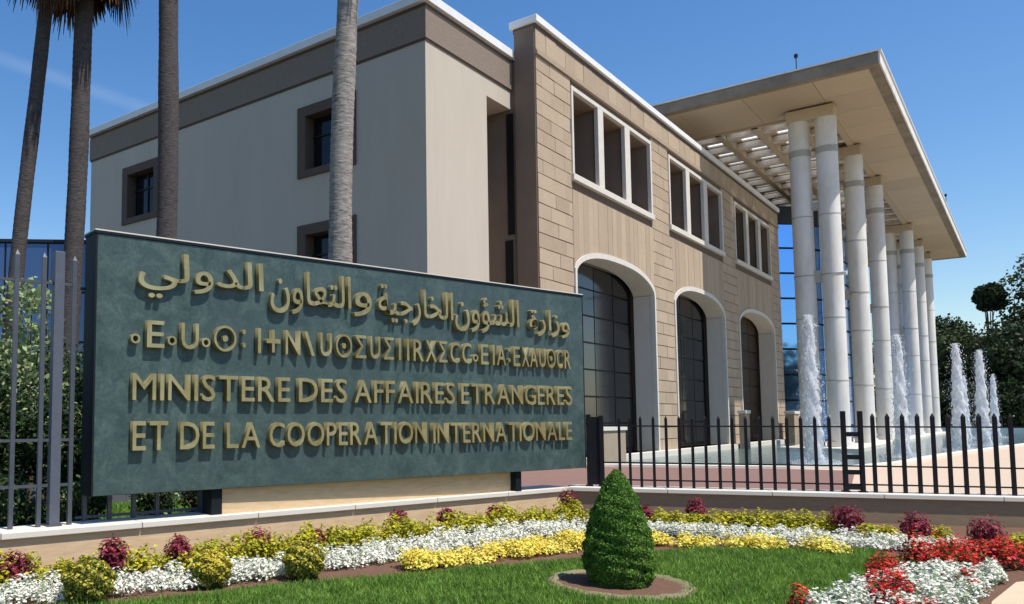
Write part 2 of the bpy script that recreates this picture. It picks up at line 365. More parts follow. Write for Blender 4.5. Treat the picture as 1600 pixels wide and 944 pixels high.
def in_poly(P, poly):
    x, y = P[:, 0], P[:, 1]; c = np.zeros(len(P), bool); n = len(poly)
    for i in range(n):
        x1, y1 = poly[i]; x2, y2 = poly[(i+1) % n]
        m = ((y1 > y) != (y2 > y)); xx = (x2-x1)*(y-y1)/((y2-y1) if y2 != y1 else 1e-9)+x1
        c ^= m & (x < xx)
    return c
def blades(name, poly, n, h, w, m, holes=[], loc_z=.012, parent=None):
    lo = np.min(poly, 0); hi = np.max(poly, 0); lo = np.maximum(lo, (2.6, -4)) ; 
    P = rng.uniform(lo, hi, (n, 2)); k = in_poly(P, poly)
    for (cx, cy, r) in holes: k &= np.hypot(P[:, 0]-cx, P[:, 1]-cy) > r
    P = P[k]; n = len(P); a = rng.uniform(0, 2*np.pi, n); hh = h*rng.uniform(.55, 1.25, n)
    # tufts: height follows a low-frequency pattern
    hh *= 1+.25*np.sin(P[:, 0]*5.1+np.sin(P[:, 1]*3.3)*2)*np.sin(P[:, 1]*4.3+1)
    d = np.stack([np.cos(a), np.sin(a)], 1); l = rng.normal(0, .45, (n, 2))*hh[:, None]
    b = np.concatenate([P, np.full((n, 1), loc_z)], 1)
    w2 = (w*rng.uniform(.7, 1.3, n))[:, None]
    V = np.zeros((n, 3, 3)); V[:, 0] = b; V[:, 0, :2] -= d*w2; V[:, 1] = b; V[:, 1, :2] += d*w2
    V[:, 2] = b; V[:, 2, :2] += l; V[:, 2, 2] += hh
    return np_mesh(name, V.reshape(-1, 3), np.arange(3*n).reshape(-1, 3), m, parent)
CONE = (7.675, 3.02)
tag(blades('lawn_grass', LAWN, 330000, .05, .006, 'grass blade', [(CONE[0], CONE[1], .60)]),
    'short green grass of the lawn round the clipped conical shrub', 'grass', kind='stuff')
CLAWN = [(4.2,8.55),(11.6,7.0),(10.5,12.5),(4.2,14)]
tag(blades('courtyard_grass', CLAWN, 60000, .07, .012, 'grass blade', loc_z=-.05), 'strip of green grass seen under the sign board behind the fence', 'grass', kind='stuff')

# ------------------------------------------------------------------ garden walls
WA = Vector((4.02, 7.82, 0)); wang = math.atan2(-1.96, 8.78)
wl_ = thing('garden_wall', WA, wang, 'low tan travertine wall with pale coping running under the green sign board', 'garden wall')
t = MB().box(-6, 8.97, 0, .42, -.3, .36).build('wall_face', 'walltan', wl_)
x = -6.0
mbs = []
while x < 8.99:
    x1 = min(x+1.5, 9.03)
    wd = .46
    MB().box(x+.004, x1-.004, -.045, wd, .362, .43).build('coping_stone', 'coping', wl_, bevel=.008); x = x1
WC = Vector((12.80, 5.86, 0)); rang = math.atan2(-5.67, 2.71)
wr_ = thing('garden_wall', WC, rang, 'low brown wall with pale coping under the black railing right of the conical shrub', 'garden wall')
MB().box(.06, 10.6, 0, .42, -.3, .36).build('wall_face', 'wallbrown', wr_)
x = 0.02
while x < 10.5:
    MB().box(x+.004, x+1.5-.004, -.045, .50, .364, .432).build('coping_stone', 'coping', wr_, bevel=.008); x += 1.5

# ------------------------------------------------------------------ fences
def bar_mesh(w, h, tip):
    mb = MB(); mb.box(-w/2, w/2, -w/2, w/2, 0, h-tip); n = len(mb.v)
    mb.v += [(-w/2, -w/2, h-tip), (w/2, -w/2, h-tip), (w/2, w/2, h-tip), (-w/2, w/2, h-tip), (0, 0, h)]
    mb.f += [(n, n+1, n+4), (n+1, n+2, n+4), (n+2, n+3, n+4), (n+3, n, n+4)]
    return mb
def fence(loc, ang, off, xs, z0, h, w, rails, posts, m, label, name, rail_t=.03, x_ext=None):
    f = thing(name, loc, ang, label, 'fence')
    me = None
    for i, x in enumerate(xs):
        if me is None:
            o = bar_mesh(w, h, w*1.3).build('bar', m, f); me = o.data
        else:
            o = bpy.data.objects.new('bar', me); COL.objects.link(o); o.parent = f
        o.location = (x, off, z0)
    a, b = x_ext or (xs[0], xs[-1])
    for z in rails: MB().box(a, b, off-rail_t/2-.001, off+rail_t/2+.001, z-rail_t/2, z+rail_t/2).build('rail', m, f)
    for (x, pw, ph) in posts:
        MB().box(x-pw/2, x+pw/2, off-pw/2, off+pw/2, z0, z0+ph).build('post', 'fencepost' if name == 'tall_fence' and ph > 2.9 else m, f, bevel=.006)
        MB().box(x-pw/2-.02, x+pw/2+.02, off-pw/2-.02, off+pw/2+.02, z0+.001, z0+.02).build('base_plate', m, f)
    return f
tall = [.155-.29*k for k in range(14)][::-1]+[.44]
fence(WA, wang, .22, tall+[.77], .43, 2.93, .045, (3.03, 1.34, .86), [(.595,.11,2.95)], 'fence',
      'tall blue grey metal fence with a thick post left of the sign board', 'tall_fence', x_ext=(-4, .80))
fence(WA, wang, .40, [1.0+.29*k for k in range(4)], .43, 2.7, .045, (3.03, 1.34, .86, .475), [(2.50,.13,2.75)], 'fence',
      'dark metal fence seen through the gap beneath the sign board', 'tall_fence', x_ext=(.9, 2.5))
lx = [1.17+.1955*k for k in range(15)]
lf = fence(WC, rang, .20, [.84, 1.0]+[x for x in lx], .432, 1.17, .040, (1.43, .83, .55), [(.36,.075,1.19),(.56,.075,1.17)], 'fencelow',
      'black railing section from the sign board corner to the twin post', 'low_fence', .022, (.36, 4.1))
MB().box(.398,.522,.185,.215,.46,1.58).build('post_plate','fencelow',lf)
rx = [4.30+.1965*k for k in range(1, 28)]
rf = fence(WC, rang, .20, rx, .432, 1.21, .046, (1.43, .83, .55), [(4.10,.062,1.24),(4.33,.062,1.24)], 'fencelow',
      'black railing section right of the twin post with open paving behind', 'low_fence', .022, (4.1, 9.8))
for z in (.47,.70,.93,1.28,): MB().box(4.132,4.298,.175,.225,z,z+.07).build('post_link','fencelow',rf)

# ------------------------------------------------------------------ sign board
SO = Vector((4.93, 7.63, 0)); sang = R(-13.59)
sg = thing('sign_board', SO, sang, 'large green granite sign board with raised brass Arabic, Tifinagh and French lettering', 'sign')
MB().box(.02, 8.385, -.0, .05, .735, 3.60).build('granite_panel', 'granite', sg, bevel=.006)
cs = MB(); cs.box(0, .018, -.004, .34, .73, 3.63); cs.box(8.387, 8.40, -.004, .34, .73, 3.63); cs.box(.019, 8.386, .052, .34, .735, 3.60)
cs.build('casing', 'signside', sg)
MB().box(-.01, 8.41, -.012, .35, 3.602, 3.632).build('top_strip', 'signside', sg)
MB().box(-.01, 8.41, -.006, .35, 3.634, 3.648).build('cap_strip', 'coping', sg)
for x in (1.55, 6.74): MB().box(x-.075 if x < 3 else x+.005, x+.065 if x < 3 else x+.13, .06, .30, .43, .735).build('leg', 'signside', sg)
MB().prism([(1.62,.09),(6.74,.165),(6.74,.36),(1.62,.33)], .431, .729).build('stone_pedestal', 'walltan', sg)
_cache = {}
def glyph(txt):
    if txt in _cache: return _cache[txt]
    c = bpy.data.curves.new('g', 'FONT'); c.body = txt; c.resolution_u = 3; c.size = 1; c.extrude = .055; c.offset = 0.0 if txt in 'MN' else .006
    o = bpy.data.objects.new('g', c); COL.objects.link(o)
    dg = bpy.context.evaluated_depsgraph_get(); me = bpy.data.meshes.new_from_object(o.evaluated_get(dg))
    n = len(me.vertices); co = np.empty(n*3); me.vertices.foreach_get('co', co); co = co.reshape(-1, 3)
    bpy.data.objects.remove(o); bpy.data.curves.remove(c)
    _cache[txt] = (me, co); return _cache[txt]
def put_glyph(name, txt, x0, x1, z0, z1, fixed_h=None, depth=.075, base=None, label=None):
    me0, co = glyph(txt); me = me0.copy(); c = co.copy()
    xa, xb = c[:, 0].min(), c[:, 0].max(); za, zb = c[:, 1].min(), c[:, 1].max()
    sx = (x1-x0)/(xb-xa); X = x0+(c[:, 0]-xa)*sx
    if base is not None: Z = base+(c[:, 1])*fixed_h/.69
    else: Z = z0+(c[:, 1]-za)*(z1-z0)/(zb-za)
    d = (c[:, 2]-c[:, 2].min())/(c[:, 2].max()-c[:, 2].min()+1e-9)
    Y = -.0+.012-(d)*(depth+.012)
    me.vertices.foreach_set('co', np.stack([X, Y, Z], 1).astype(np.float32).ravel()); me.materials.clear(); me.materials.append(M['brass']); me.update()
    o = bpy.data.objects.new(name, me); COL.objects.link(o); o.parent = sg
    if label: o['label'] = label
    return o
ADV = {}
def word(txt, x0, x1, base, h):
    ws = []; pen = 0
    for ch in txt:
        me, co = glyph(ch); w = co[:, 0].max()-co[:, 0].min(); ws.append((pen, w)); pen += w+.115
    tot = pen-.115; s = (x1-x0)/tot
    for ch, (p, w) in zip(txt, ws): put_glyph('letter', ch, x0+p*s, x0+(p+w)*s, 0, 0, h, base=base)
word('MINISTERE', .42, 2.49, 1.775, .30); word('DES', 2.62, 3.38, 1.775, .30); word('AFFAIRES', 3.50, 5.33, 1.775, .30); word('ETRANGERES', 5.46, 7.98, 1.775, .30)
word('ET', .43, .85, 1.22, .32); word('DE', 1.0, 1.44, 1.22, .31); word('LA', 1.60, 2.06, 1.22, .30); word('COOPERATION', 2.19, 4.78, 1.22, .295); word('INTERNATIONALE', 4.90, 7.96, 1.21, .29)
# Tifinagh row from plain strokes and ring glyphs
tif = [('.', .42,.47), ('E',.58,.79), ('.',.86,.91), ('U',1.0,1.22), ('.',1.29,1.34), ('\u2299',1.42,1.72), (':',1.80,1.85), ('I',2.02,2.06), ('+',2.14,2.34), ('N',2.42,2.64), ('\\',2.70,2.86), ('U',2.95,3.13), ('\u2299',3.20,3.46), ('\u03a3',3.52,3.70), ('U',3.77,3.94), ('\u03a3',4.01,4.18), ('I',4.27,4.31),
       ('I',4.42,4.46), ('R',4.54,4.73), ('X',4.77,4.98), ('\u03a3',5.03,5.19), ('C',5.25,5.44), ('C',5.49,5.68), ('.',5.74,5.79), ('E',5.88,6.04), ('I',6.13,6.17), ('A',6.22,6.42), (':',6.47,6.52), ('E',6.59,6.74), ('X',6.78,6.95), ('A',6.97,7.15), ('U',7.19,7.34), ('\u2299',7.38,7.58), ('C',7.62,7.76), ('R',7.81,7.96)]
for ch, a, b in tif:
    if ch == '.': put_glyph('letter', 'o', a-.03, b+.03, 2.40, 2.51)
    elif ch == ':': put_glyph('letter', ':', a, b, 2.42, 2.64)
    elif ch == '\u2299': put_glyph('letter', ch, a, b, 2.36, 2.67)
    elif ch == '+': put_glyph('letter', ch, a, b, 2.38, 2.66)
    else: put_glyph('letter', ch, a, b, 2.365, 2.67)
# Arabic (contextual letter forms written in visual order)
def arabic(txt, x0, x1, z0, z1): put_glyph('arabic_word', txt, x0, x1, z0, z1, depth=.07)
arabic('\ufef2\ufedf\ufeed\ufeaa\ufedf\ufe8d', .47, 2.10, 2.93, 3.47)
arabic('\ufee5\ufeed\ufe8e\ufecc\ufe98\ufedf\ufe8d', 2.20, 3.45, 2.88, 3.44)
arabic('\ufeed', 3.50, 3.80, 2.92, 3.26)
arabic('\ufe94\ufef4\ufe9f\ufead\ufe8e\ufea8\ufedf\ufe8d', 3.92, 5.32, 2.86, 3.40)
arabic('\ufee5\ufeed\ufe86\ufeb8\ufedf\ufe8d', 5.36, 6.74, 2.84, 3.40)
arabic('\ufe93\ufead\ufe8d\ufeaf\ufeed', 6.98, 7.96, 2.86, 3.30)

# ------------------------------------------------------------------ cream plaster building
PO = (20.6, 13.8, 0)
pb = thing('plaster_building', PO, 0, 'cream plastered building with brown band under its roof, behind the palm trunks', 'building')
def P_(): return MB(PO)
w = P_()
ZT = 13.42
w.box(21.15, 24.36, 13.8, 32.4, 0, ZT)                # body behind the west skin
w.box(24.36, 26.09, 15.35, 32.4, 0, 12.7)
w.box(24.36, 26.09, 13.8, 32.4, 12.7, ZT)
wy = [(16.6,19.2),(27.2,29.8)]; wz = [(1.2,3.8),(5.7,8.25),(9.95,12.5)]
ys = [13.8]+[v for a in wy for v in a]+[32.4]; zs = [0]+[v for a in wz for v in a]+[ZT]
for i in range(len(ys)-1):
    if i % 2 == 0: w.box(20.6, 21.148, ys[i], ys[i+1], 0, ZT)
    else:
        for j in range(0, len(zs)-1, 2): w.box(20.6, 21.148, ys[i], ys[i+1], zs[j], zs[j+1])
w.build('wall', 'plaster', pb)
b_ = P_(); b_.box(20.54, 26.09, 13.74, 32.46, ZT, 14.42); b_.build('roof_band', 'band', pb)
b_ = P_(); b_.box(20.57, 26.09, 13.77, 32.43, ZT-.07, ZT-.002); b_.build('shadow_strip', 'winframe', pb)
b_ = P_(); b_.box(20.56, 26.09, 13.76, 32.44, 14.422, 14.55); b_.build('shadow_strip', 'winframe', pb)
b_ = P_(); b_.box(20.38, 26.11, 13.62, 32.60, 14.552, 14.84); b_.build('roof_coping', 'cap', pb, bevel=.01)
for (a, b) in wy:
    for (c, d) in wz:
        f = P_(); t_ = .36
        f.box(20.53, 21.0, a-.02, a+t_, c, d); f.box(20.53, 21.0, b-t_, b+.02, c, d)
        f.box(20.53, 21.0, a+t_, b-t_, d-t_, d); f.box(20.53, 21.0, a+t_, b-t_, c, c+t_*.7)
        wf = f.build('window', 'winframe', pb)
        for k in range(2):
            p = P_(); m0 = a+t_+k*(b-a-2*t_)/2; m1 = m0+(b-a-2*t_)/2-.04
            p.box(20.98, 21.0, m0, m1, c+t_*.7, d-t_); p.build('pane', 'glassdark', wf)
        p = P_(); mm = (a+b)/2; p.box(20.93, 20.975, mm-.05, mm+.03, c+t_*.7, d-t_); p.build('mullion', 'darkframe', wf)
        p = P_(); p.box(20.93, 20.976, a+t_, b-t_, (c+d)/2+.2, (c+d)/2+.26); p.build('mullion', 'darkframe', wf)

# ------------------------------------------------------------------ stone faced building
X0, X1, YF = 26.12, 62.3, 12.8
SB = (X0, YF, 0)
sb = thing('stone_building', SB, 0, 'tan stone block building with three tall arches and triple windows above a pool', 'building')
def S_(): return MB(SB)
arches = [(28.95, 37.55), (40.15, 48.65), (51.45, 60.1)]
wins = [(28.93, 37.5), (39.85, 48.75), (51.25, 59.75)]
ZS, RISE = 7.15, 1.0
def arch_z(x, a, b, grow=0):
    t = (x-(a+b)/2)/((b-a)/2); t = max(-1, min(1, t)); return ZS+(RISE)*(1-abs(t)**2.6)**.62+grow
WZ0, WZ1 = 10.55, 14.22
YB = YF+.03
back = S_()
xs = [X0]+[v for a in arches for v in a]+[X1]
for i in range(0, len(xs), 2): back.box(xs[i], xs[i+1], YB, 13.74, 0, WZ0)
for (a, b) in arches:
    n = 16
    for k in range(n):
        xa = a+(b-a)*k/n; xb = a+(b-a)*(k+1)/n
        za, zb = arch_z(xa, a, b), arch_z(xb, a, b)
        back.eprism([(xa, za), (xb, zb), (xb, WZ0), (xa, WZ0)], YB, 13.74)
xs = [X0]+[v for a in wins for v in a]+[X1]
for i in range(0, len(xs), 2): back.box(xs[i], xs[i+1], YB, 13.74, WZ0+.001, WZ1)
back.box(X0, X1, YB, 13.74, WZ1+.001, 14.48)
back.build('backing_wall', 'stonejoint', sb)
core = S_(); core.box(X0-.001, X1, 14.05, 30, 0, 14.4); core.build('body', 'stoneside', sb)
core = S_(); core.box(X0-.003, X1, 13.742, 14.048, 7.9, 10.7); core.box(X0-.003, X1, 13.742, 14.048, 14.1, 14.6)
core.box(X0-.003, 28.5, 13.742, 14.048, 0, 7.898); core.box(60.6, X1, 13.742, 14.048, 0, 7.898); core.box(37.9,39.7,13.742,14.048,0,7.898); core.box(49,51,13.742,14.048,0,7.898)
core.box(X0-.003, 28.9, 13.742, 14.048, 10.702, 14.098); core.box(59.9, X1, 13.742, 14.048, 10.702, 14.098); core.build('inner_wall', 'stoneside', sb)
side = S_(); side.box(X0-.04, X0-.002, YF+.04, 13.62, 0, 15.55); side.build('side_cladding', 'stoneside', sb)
sl_ = S_(); sl_.box(X0-.045, X0-.006, 13.72, 13.98, 8.1, 12.55); sl_.build('slot_window', 'glassdark', sb)
sl_ = S_(); sl_.box(X0-.045, X0-.006, 13.80, 14.10, 1.0, 7.9); sl_.build('slot_window', 'glassdark', sb)
# parapet cladding, moulding, coping
mo = S_(); mo.box(X0-.02, X1+.02, YF-.08, 13.6, 14.50, 14.62); mo.box(X0-.01, X1+.01, YF-.04, 13.6, 14.621, 14.72); mo.build('moulding', 'moulding', sb)
pa = S_(); pa.box(X0-.002, X1, YB, 13.6, 14.722, 15.47); pa.build('parapet', 'stonejoint', sb)
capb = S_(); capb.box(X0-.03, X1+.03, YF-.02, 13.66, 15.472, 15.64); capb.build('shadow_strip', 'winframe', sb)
capb = S_(); capb.box(X0-.14, X1+.14, YF-.13, 13.76, 15.642, 15.90); capb.build('roof_coping', 'cap', sb, bevel=.012)
# stone pieces: unit box mesh shared and scaled; nearest 300 are parts, the rest one joined part
unit = MB().box(0, 1, 0, 1, 0, 1); unit_o = None
pieces = []   # (x0,x1,z0,z1)
def clip_spans(a, b, holes):
    spans = [(a, b)]
    for (c, d) in holes:
        out = []
        for (p, q) in spans:
            if d <= p or c >= q: out.append((p, q)); continue
            if c > p: out.append((p, c))
            if d < q: out.append((d, q))
        spans = out
    return spans
NC = 27; CH = 14.48/NC; ZV = 9.95
for r in range(NC):
    z0 = r*CH; z1 = z0+CH
    holes = []
    if z0 < 8.3: holes += [(a-.0, b+.0) for a, b in arches]
    elif z0 < ZV-.1: holes += [(a-.0, b+.0) for a, b in arches]
    if z1 > WZ0+.02 and z0 < WZ1-.02: holes += wins
    x = X0-(.55 if r % 2 else 0)
    while x < X1:
        L = 1.05+random.uniform(-.12, .12)
        for (p, q) in clip_spans(max(x, X0), min(x+L, X1), holes):
            if q-p > .08:
                pieces.append([p, q, z0, z1])
        x += L
pb_blocks = []
for (p, q, z0, z1) in pieces:
    pb_blocks.append(('b', p+.003, q-.003, z0+.017, z1-.017))
for k in range(44):     # upright parapet slabs
    p = X0+k*(X1-X0)/44; q = p+(X1-X0)/44; pb_blocks.append(('b', p+.006, q-.006, 14.73, 15.465))
vous = []
for (a, b) in arches:   # soldier stones over each arch
    n = 18
    for k in range(n):
        xa = a+(b-a)*k/n+.007; xb = a+(b-a)*(k+1)/n-.007
        ztop = CH*math.ceil((ZV-.1)/CH)-.012
        vous.append((xa, xb, arch_z(xa, a, b), arch_z(xb, a, b), ztop))
unit_me = None
blocks_sorted = sorted(pb_blocks, key=lambda t: (t[1]-18)**2*1.0+(t[3]-8)**2*.35)
nb = 300
joined = S_()
for i, (kk, p, q, z0, z1) in enumerate(blocks_sorted):
    pr = YF-random.uniform(.0, .016)
    if i < nb:
        if unit_me is None:
            o = unit.build('stone_block', 'stone', sb); unit_me = o.data
        else:
            o = bpy.data.objects.new('stone_block', unit_me); COL.objects.link(o); o.parent = sb
        o.location = (p-X0, pr-YF, z0); o.scale = (q-p, YB-.001-pr, z1-z0)
    else: joined.box(p, q, pr, YB-.001, z0, z1)
joined_o = joined.build('stone_facing', mat('tan facing stone far', (.41,.312,.212), .85, [(1.2,(.33,.25,.168),.22),(18,(.46,.355,.25),.22)], objrand=.02, bump=.006, bscale=35), sb); joined_o['kind'] = 'stuff'
for (xa, xb, za, zb, zt) in vous:
    S_().eprism([(xa, za), (xb, zb), (xb, zt), (xa, zt)], YF-random.uniform(.002,.014), YB-.001).build('voussoir', 'stone', sb)
# arch surrounds with deep jambs
for ai, (a, b) in enumerate(arches):
    tr = .16
    mb = S_(); n = 24; yb = 13.72
    mb.box(a+.001, a+tr, YF-.06, YF+.12, 0, ZS-.001+.0); mb.box(b-tr, b-.001, YF-.06, YF+.12, 0, ZS-.001)
    def outer_z(x): return arch_z(x, a, b)-.002
    def inner_z(x): 
        ia, ib = a+tr, b-tr
        t = (x-(ia+ib)/2)/((ib-ia)/2)
        t = max(-1, min(1, t)); return ZS-.1+(RISE-.12)*(1-abs(t)**2.6)**.62
    xsn = [a+.001]+[a+tr+(b-a-2*tr)*(.5-.5*math.cos(math.pi*k/n)) for k in range(n+1)]+[b-.001]
    for k in range(len(xsn)-1):
        xa, xb = xsn[k], xsn[k+1]; ia, ib = inner_z(xa), inner_z(xb)
        if k == 0 or k == len(xsn)-2: mb.eprism([(xa, ZS), (xb, ZS), (xb, max(outer_z(xb), ZS+.02)), (xa, max(outer_z(xa), ZS+.01))], YF-.06, YF+.12); continue
        mb.eprism([(xa, ia), (xb, ib), (xb, outer_z(xb)), (xa, outer_z(xa))], YF-.06, YF+.12)
    ar = mb.build('arch_surround', 'trim', sb)
    jb = S_()
    jb.box(a+.001, a+tr-.02, YF+.121, yb, 0, ZS-.1); jb.box(b-tr+.02, b-.001, YF+.121, yb, 0, ZS-.1)
    for k in range(1, len(xsn)-2):
        xa, xb = xsn[k], xsn[k+1]; ia, ib = inner_z(xa)+.015, inner_z(xb)+.015
        jb.eprism([(xa, ia), (xb, ib), (xb, outer_z(xb)), (xa, outer_z(xa))], YF+.121, yb)
    jb.build('reveal', 'reveal', ar)
    gm = ['glassgrey', 'glassdark', 'glassbrown'][ai]
    gw = S_(); gw.box(a, b, 13.93, 13.96, 0, 8.0)
    g_ = gw.build('arched_window', 'darkframe', sb)
    nx, nz = 4, 7
    for i in range(nx):
        for j in range(nz):
            xa = a+.2+(b-a-.4)*i/nx; xb = a+.2+(b-a-.4)*(i+1)/nx; za = .15+7.85*j/nz; zb = .15+7.85*(j+1)/nz
            dz = random.uniform(-.004,.004)
            p = S_().box(xa+.04, xb-.04, 13.86+dz, 13.90+dz, za+.04, zb-.04).build('pane', gm if not (ai == 0 and i > 1) else 'glassdark', g_)
# triple windows
for (a, b) in wins:
    mb = S_(); f = .20; L = b-a
    op = [(a+.15, a+2.48), (a+3.02, a+5.34), (a+5.92, b-.17)] if L < 8.7 else [(a+.16, a+2.55), (a+3.12, a+5.45), (a+6.1, b-.18)]
    y0, y1 = YF-.07, YF+.10
    mb.box(a, b, y0, y1, WZ1-.17, WZ1); mb.box(a-.06, b+.06, y0-.06, y1, WZ0-.02, WZ0+.22)
    xs = [a]+[v for o in op for v in o]+[b]
    for i in range(0, len(xs), 2): mb.box(xs[i], xs[i+1], y0, y1, WZ0+.221, WZ1-.171)
    wf = mb.build('window', 'trim', sb, bevel=.012)
    rv = S_(); 
    for i in range(2): rv.box(op[i][1]+.12, op[i+1][0]-.12, y1+.002, 13.85, WZ0, WZ1)
    rv.box(a, op[0][0]-.02, y1+.002, 13.85, WZ0, WZ1); rv.box(op[2][1]+.02, b, y1+.002, 13.85, WZ0, WZ1)
    rv.box(op[0][0]-.02, op[2][1]+.02, y1+.002, 13.85, WZ1-.22, WZ1)
    rv.build('reveal', 'stoneside', wf)
    for (c, d) in op:
        p = S_().box(c-.1, d+.1, 13.86, 13.90, WZ0+.1, WZ1-.1).build('pane', 'glassdark', wf)
# stone plinth steps along the facade
pl = S_(); pl.box(X0+.5, X1-.2, 12.4, YF-.02, -.30, .04); pl.build('plinth', 'coping', sb)

# low stone planters against the facade
for (x, y, w_, d_, h_, lab) in [(31.2,12.35,2.6,.55,1.2,'low tan stone planter box in front of the first arch'),
                         (49.3,12.0,.9,.6,1.9,'narrow tan stone pedestal between the second and third arch'),
                         (60.6,11.9,1.5,.8,1.9,'broad tan stone pedestal at the far end of the stone facade')]:
    t = thing('stone_pedestal', (x, y, 0), 0, lab, 'pedestal')
    MB().box(-w_/2, w_/2, -d_/2+.3, d_/2+.0+.02, -.2, h_-.18).build('body', 'moulding', t)
    MB().box(-w_/2-.06, w_/2+.06, -d_/2+.24, d_/2+.08, h_-.178, h_).build('cap', 'coping', t, bevel=.01)

# ------------------------------------------------------------------ portico (canopy on paired columns)
CO = (45.15, 4.73, 0)
cp = thing('portico', CO, 0, 'huge flat concrete canopy on tall paired white columns beside the pool', 'portico')
def C_(): return MB(CO)
CX0, CX1, CY0, CY1, CZ = 45.15, 107.8, 4.73, 27.0, 18.2
IX0, IY0 = 50.6, 7.6
# solid slab above the margins, grid above the skylights
slab = C_()
slab.box(CX0+.05, CX1-.05, CY0+.05, IY0, CZ+.12, CZ+.46); slab.box(CX0+.05, IX0, IY0+.001, CY1, CZ+.12, CZ+.46); slab.box(102.3, CX1-.05, IY0+.001, CY1, CZ+.12, CZ+.46)
holesY = [(9.98,10.88),(11.95,12.85),(13.9,14.8)]
Xc = [51.3+2.35*k for k in range(21)]
ysb = [IY0+.001]+[v for h in holesY for v in h]+[CY1]
for i in range(0, len(ysb), 2): slab.box(IX0+.001, 102.299, ysb[i], ysb[i+1], CZ+.36, CZ+.46)
for (h0, h1) in holesY:
    xx = IX0+.001
    for c in Xc:
        slab.box(xx, c-.45, h0, h1, CZ+.36, CZ+.46); xx = c+.55
        if xx > 101: break
    slab.box(xx, 102.299, h0, h1, CZ+.36, CZ+.46)
slab.build('canopy_slab', 'concrete', cp)
for (h0, h1) in holesY:
    for c in Xc: C_().box(c-.48, c+.58, h0-.04, h1+.04, CZ+.47, CZ+.5).build('skylight', 'opal', cp)
n = 21
for k in range(n):      # soffit panels, front strip
    xa = CX0+.5+(CX1-CX0-1.0)*k/n; xb = CX0+.5+(CX1-CX0-1.0)*(k+1)/n
    C_().box(xa+.012, xb-.012, CY0+.5, IY0-.012, CZ, CZ+.119).build('soffit_panel', 'concrete', cp)
for k in range(6):      # side strip
    ya = IY0+(CY1-IY0)*k/6; yb = IY0+(CY1-IY0)*(k+1)/6
    C_().box(CX0+.5, IX0-.012, ya+.012, yb-.012, CZ, CZ+.119).build('soffit_panel', 'concrete', cp)
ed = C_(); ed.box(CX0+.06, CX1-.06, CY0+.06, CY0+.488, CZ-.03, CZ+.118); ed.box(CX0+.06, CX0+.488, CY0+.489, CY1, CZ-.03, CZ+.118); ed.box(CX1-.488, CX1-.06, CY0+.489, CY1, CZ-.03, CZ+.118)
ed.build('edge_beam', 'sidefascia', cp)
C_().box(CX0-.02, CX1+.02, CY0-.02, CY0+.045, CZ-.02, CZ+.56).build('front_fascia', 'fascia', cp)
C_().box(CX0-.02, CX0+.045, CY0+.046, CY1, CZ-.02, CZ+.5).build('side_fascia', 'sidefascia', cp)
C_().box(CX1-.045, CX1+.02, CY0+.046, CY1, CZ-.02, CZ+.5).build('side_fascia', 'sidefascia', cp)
re_ = C_(); re_.box(CX0-.08, CX1+.08, CY0-.08, CY0+.5, CZ+.561, CZ+.63); re_.box(CX0-.08, CX0+.5, CY0+.501, CY1, CZ+.561, CZ+.63); re_.box(CX1-.5, CX1+.08, CY0+.501, CY1, CZ+.561, CZ+.63); re_.build('roof_edge', 'cap', cp)
# beams along the length and slats across
for y in (IY0+.15, 9.35, 11.4, 13.35, 15.4): C_().box(IX0, 102.3, y-.16, y+.16, CZ-.10, CZ+.355).build('beam', 'concrete', cp)
C_().box(IX0-.011, IX0+.25, IY0+.32, CY1, CZ-.10, CZ+.355).build('beam', 'concrete', cp)
for k in range(22):
    x = 50.6+1.35+2.35*k-1.83+.0
    if x < IX0+.3: continue
    for (ya, yb) in ((IY0+.32, 9.18), (9.52, 11.23), (11.57, 13.18), (13.52, 15.23)): C_().box(x-.62, x-.12, ya, yb, CZ-.04, CZ+.30).build('slat', 'slat', cp)
colX = [49.6, 58.3, 67.0, 85.4, 94.0, 102.0]
def shaft(parent, x, y):
    mb = C_(); r = .50; z = [-.25, 17.1]
    mb.tube([(x, y, -.25), (x, y, .25)], r*1.18, 28)
    prev = .251
    s = C_().tube([(x, y, .251), (x, y, 17.48)], r, 32).build('column_shaft', 'column', parent, smooth=True)
    mb.build('column_base', 'column', s, smooth=True)
    for zz, hh, gg in ((3.4,.05,.012), (6.7,.05,.012), (9.0,.07,.02), (12.2,.05,.012), (15.55,.35,.025)):
        C_().tube([(x, y, zz), (x, y, zz+hh)], r+gg, 28).build('joint_ring', 'ring', s, smooth=True)
for x in colX:
    shaft(cp, x, 7.72); shaft(cp, x, 8.98)
    C_().box(x-.46, x+.46, 7.25, 9.5, 17.481, CZ-.105).build('bracket_block', 'concrete', cp, bevel=.02)
    C_().box(x-.2, x+.2, 8.0, 8.7, 8.7, 9.3).build('column_tie', 'ring', cp)
    C_().box(x-.2, x+.2, 8.0, 8.7, 12.6, 13.0).build('column_tie', 'ring', cp)
C_().box(47.2, 104.5, 6.6, 10.05, -.33, -.02).build('column_platform', 'coping', cp)

fl = thing('floodlight', (48.9, 7.3, 8.9), 0, 'small pale floodlight fixed to the nearest portico column', 'lamp')
MB().box(-.22, .02, -.35, .1, -.05, .12).build('lamp_head', 'cap', fl, bevel=.03); MB().box(.02, .22, -.06, .06, 0, .06).build('arm', 'darkframe', fl)
for (x, y, h, lab) in [(45.4, 8.2, .8, 'thin aerial rod on the shaded left edge of the canopy roof'), (86, 4.9, 1.5, 'small ball tipped rod on the front edge of the canopy roof')]:
    t = thing('roof_rod', (x, y, CZ+.62), 0, lab, 'aerial')
    MB().tube([(0,0,0),(0,0,h)], .022, 8).build('rod', 'darkframe', t)
    b = MB(); b.tube([(0,0,h-.14),(0,0,h-.07),(0,0,h+.07),(0,0,h+.14)], [.02,.09,.09,.02], 10); b.build('ball', 'darkframe', t, smooth=True)

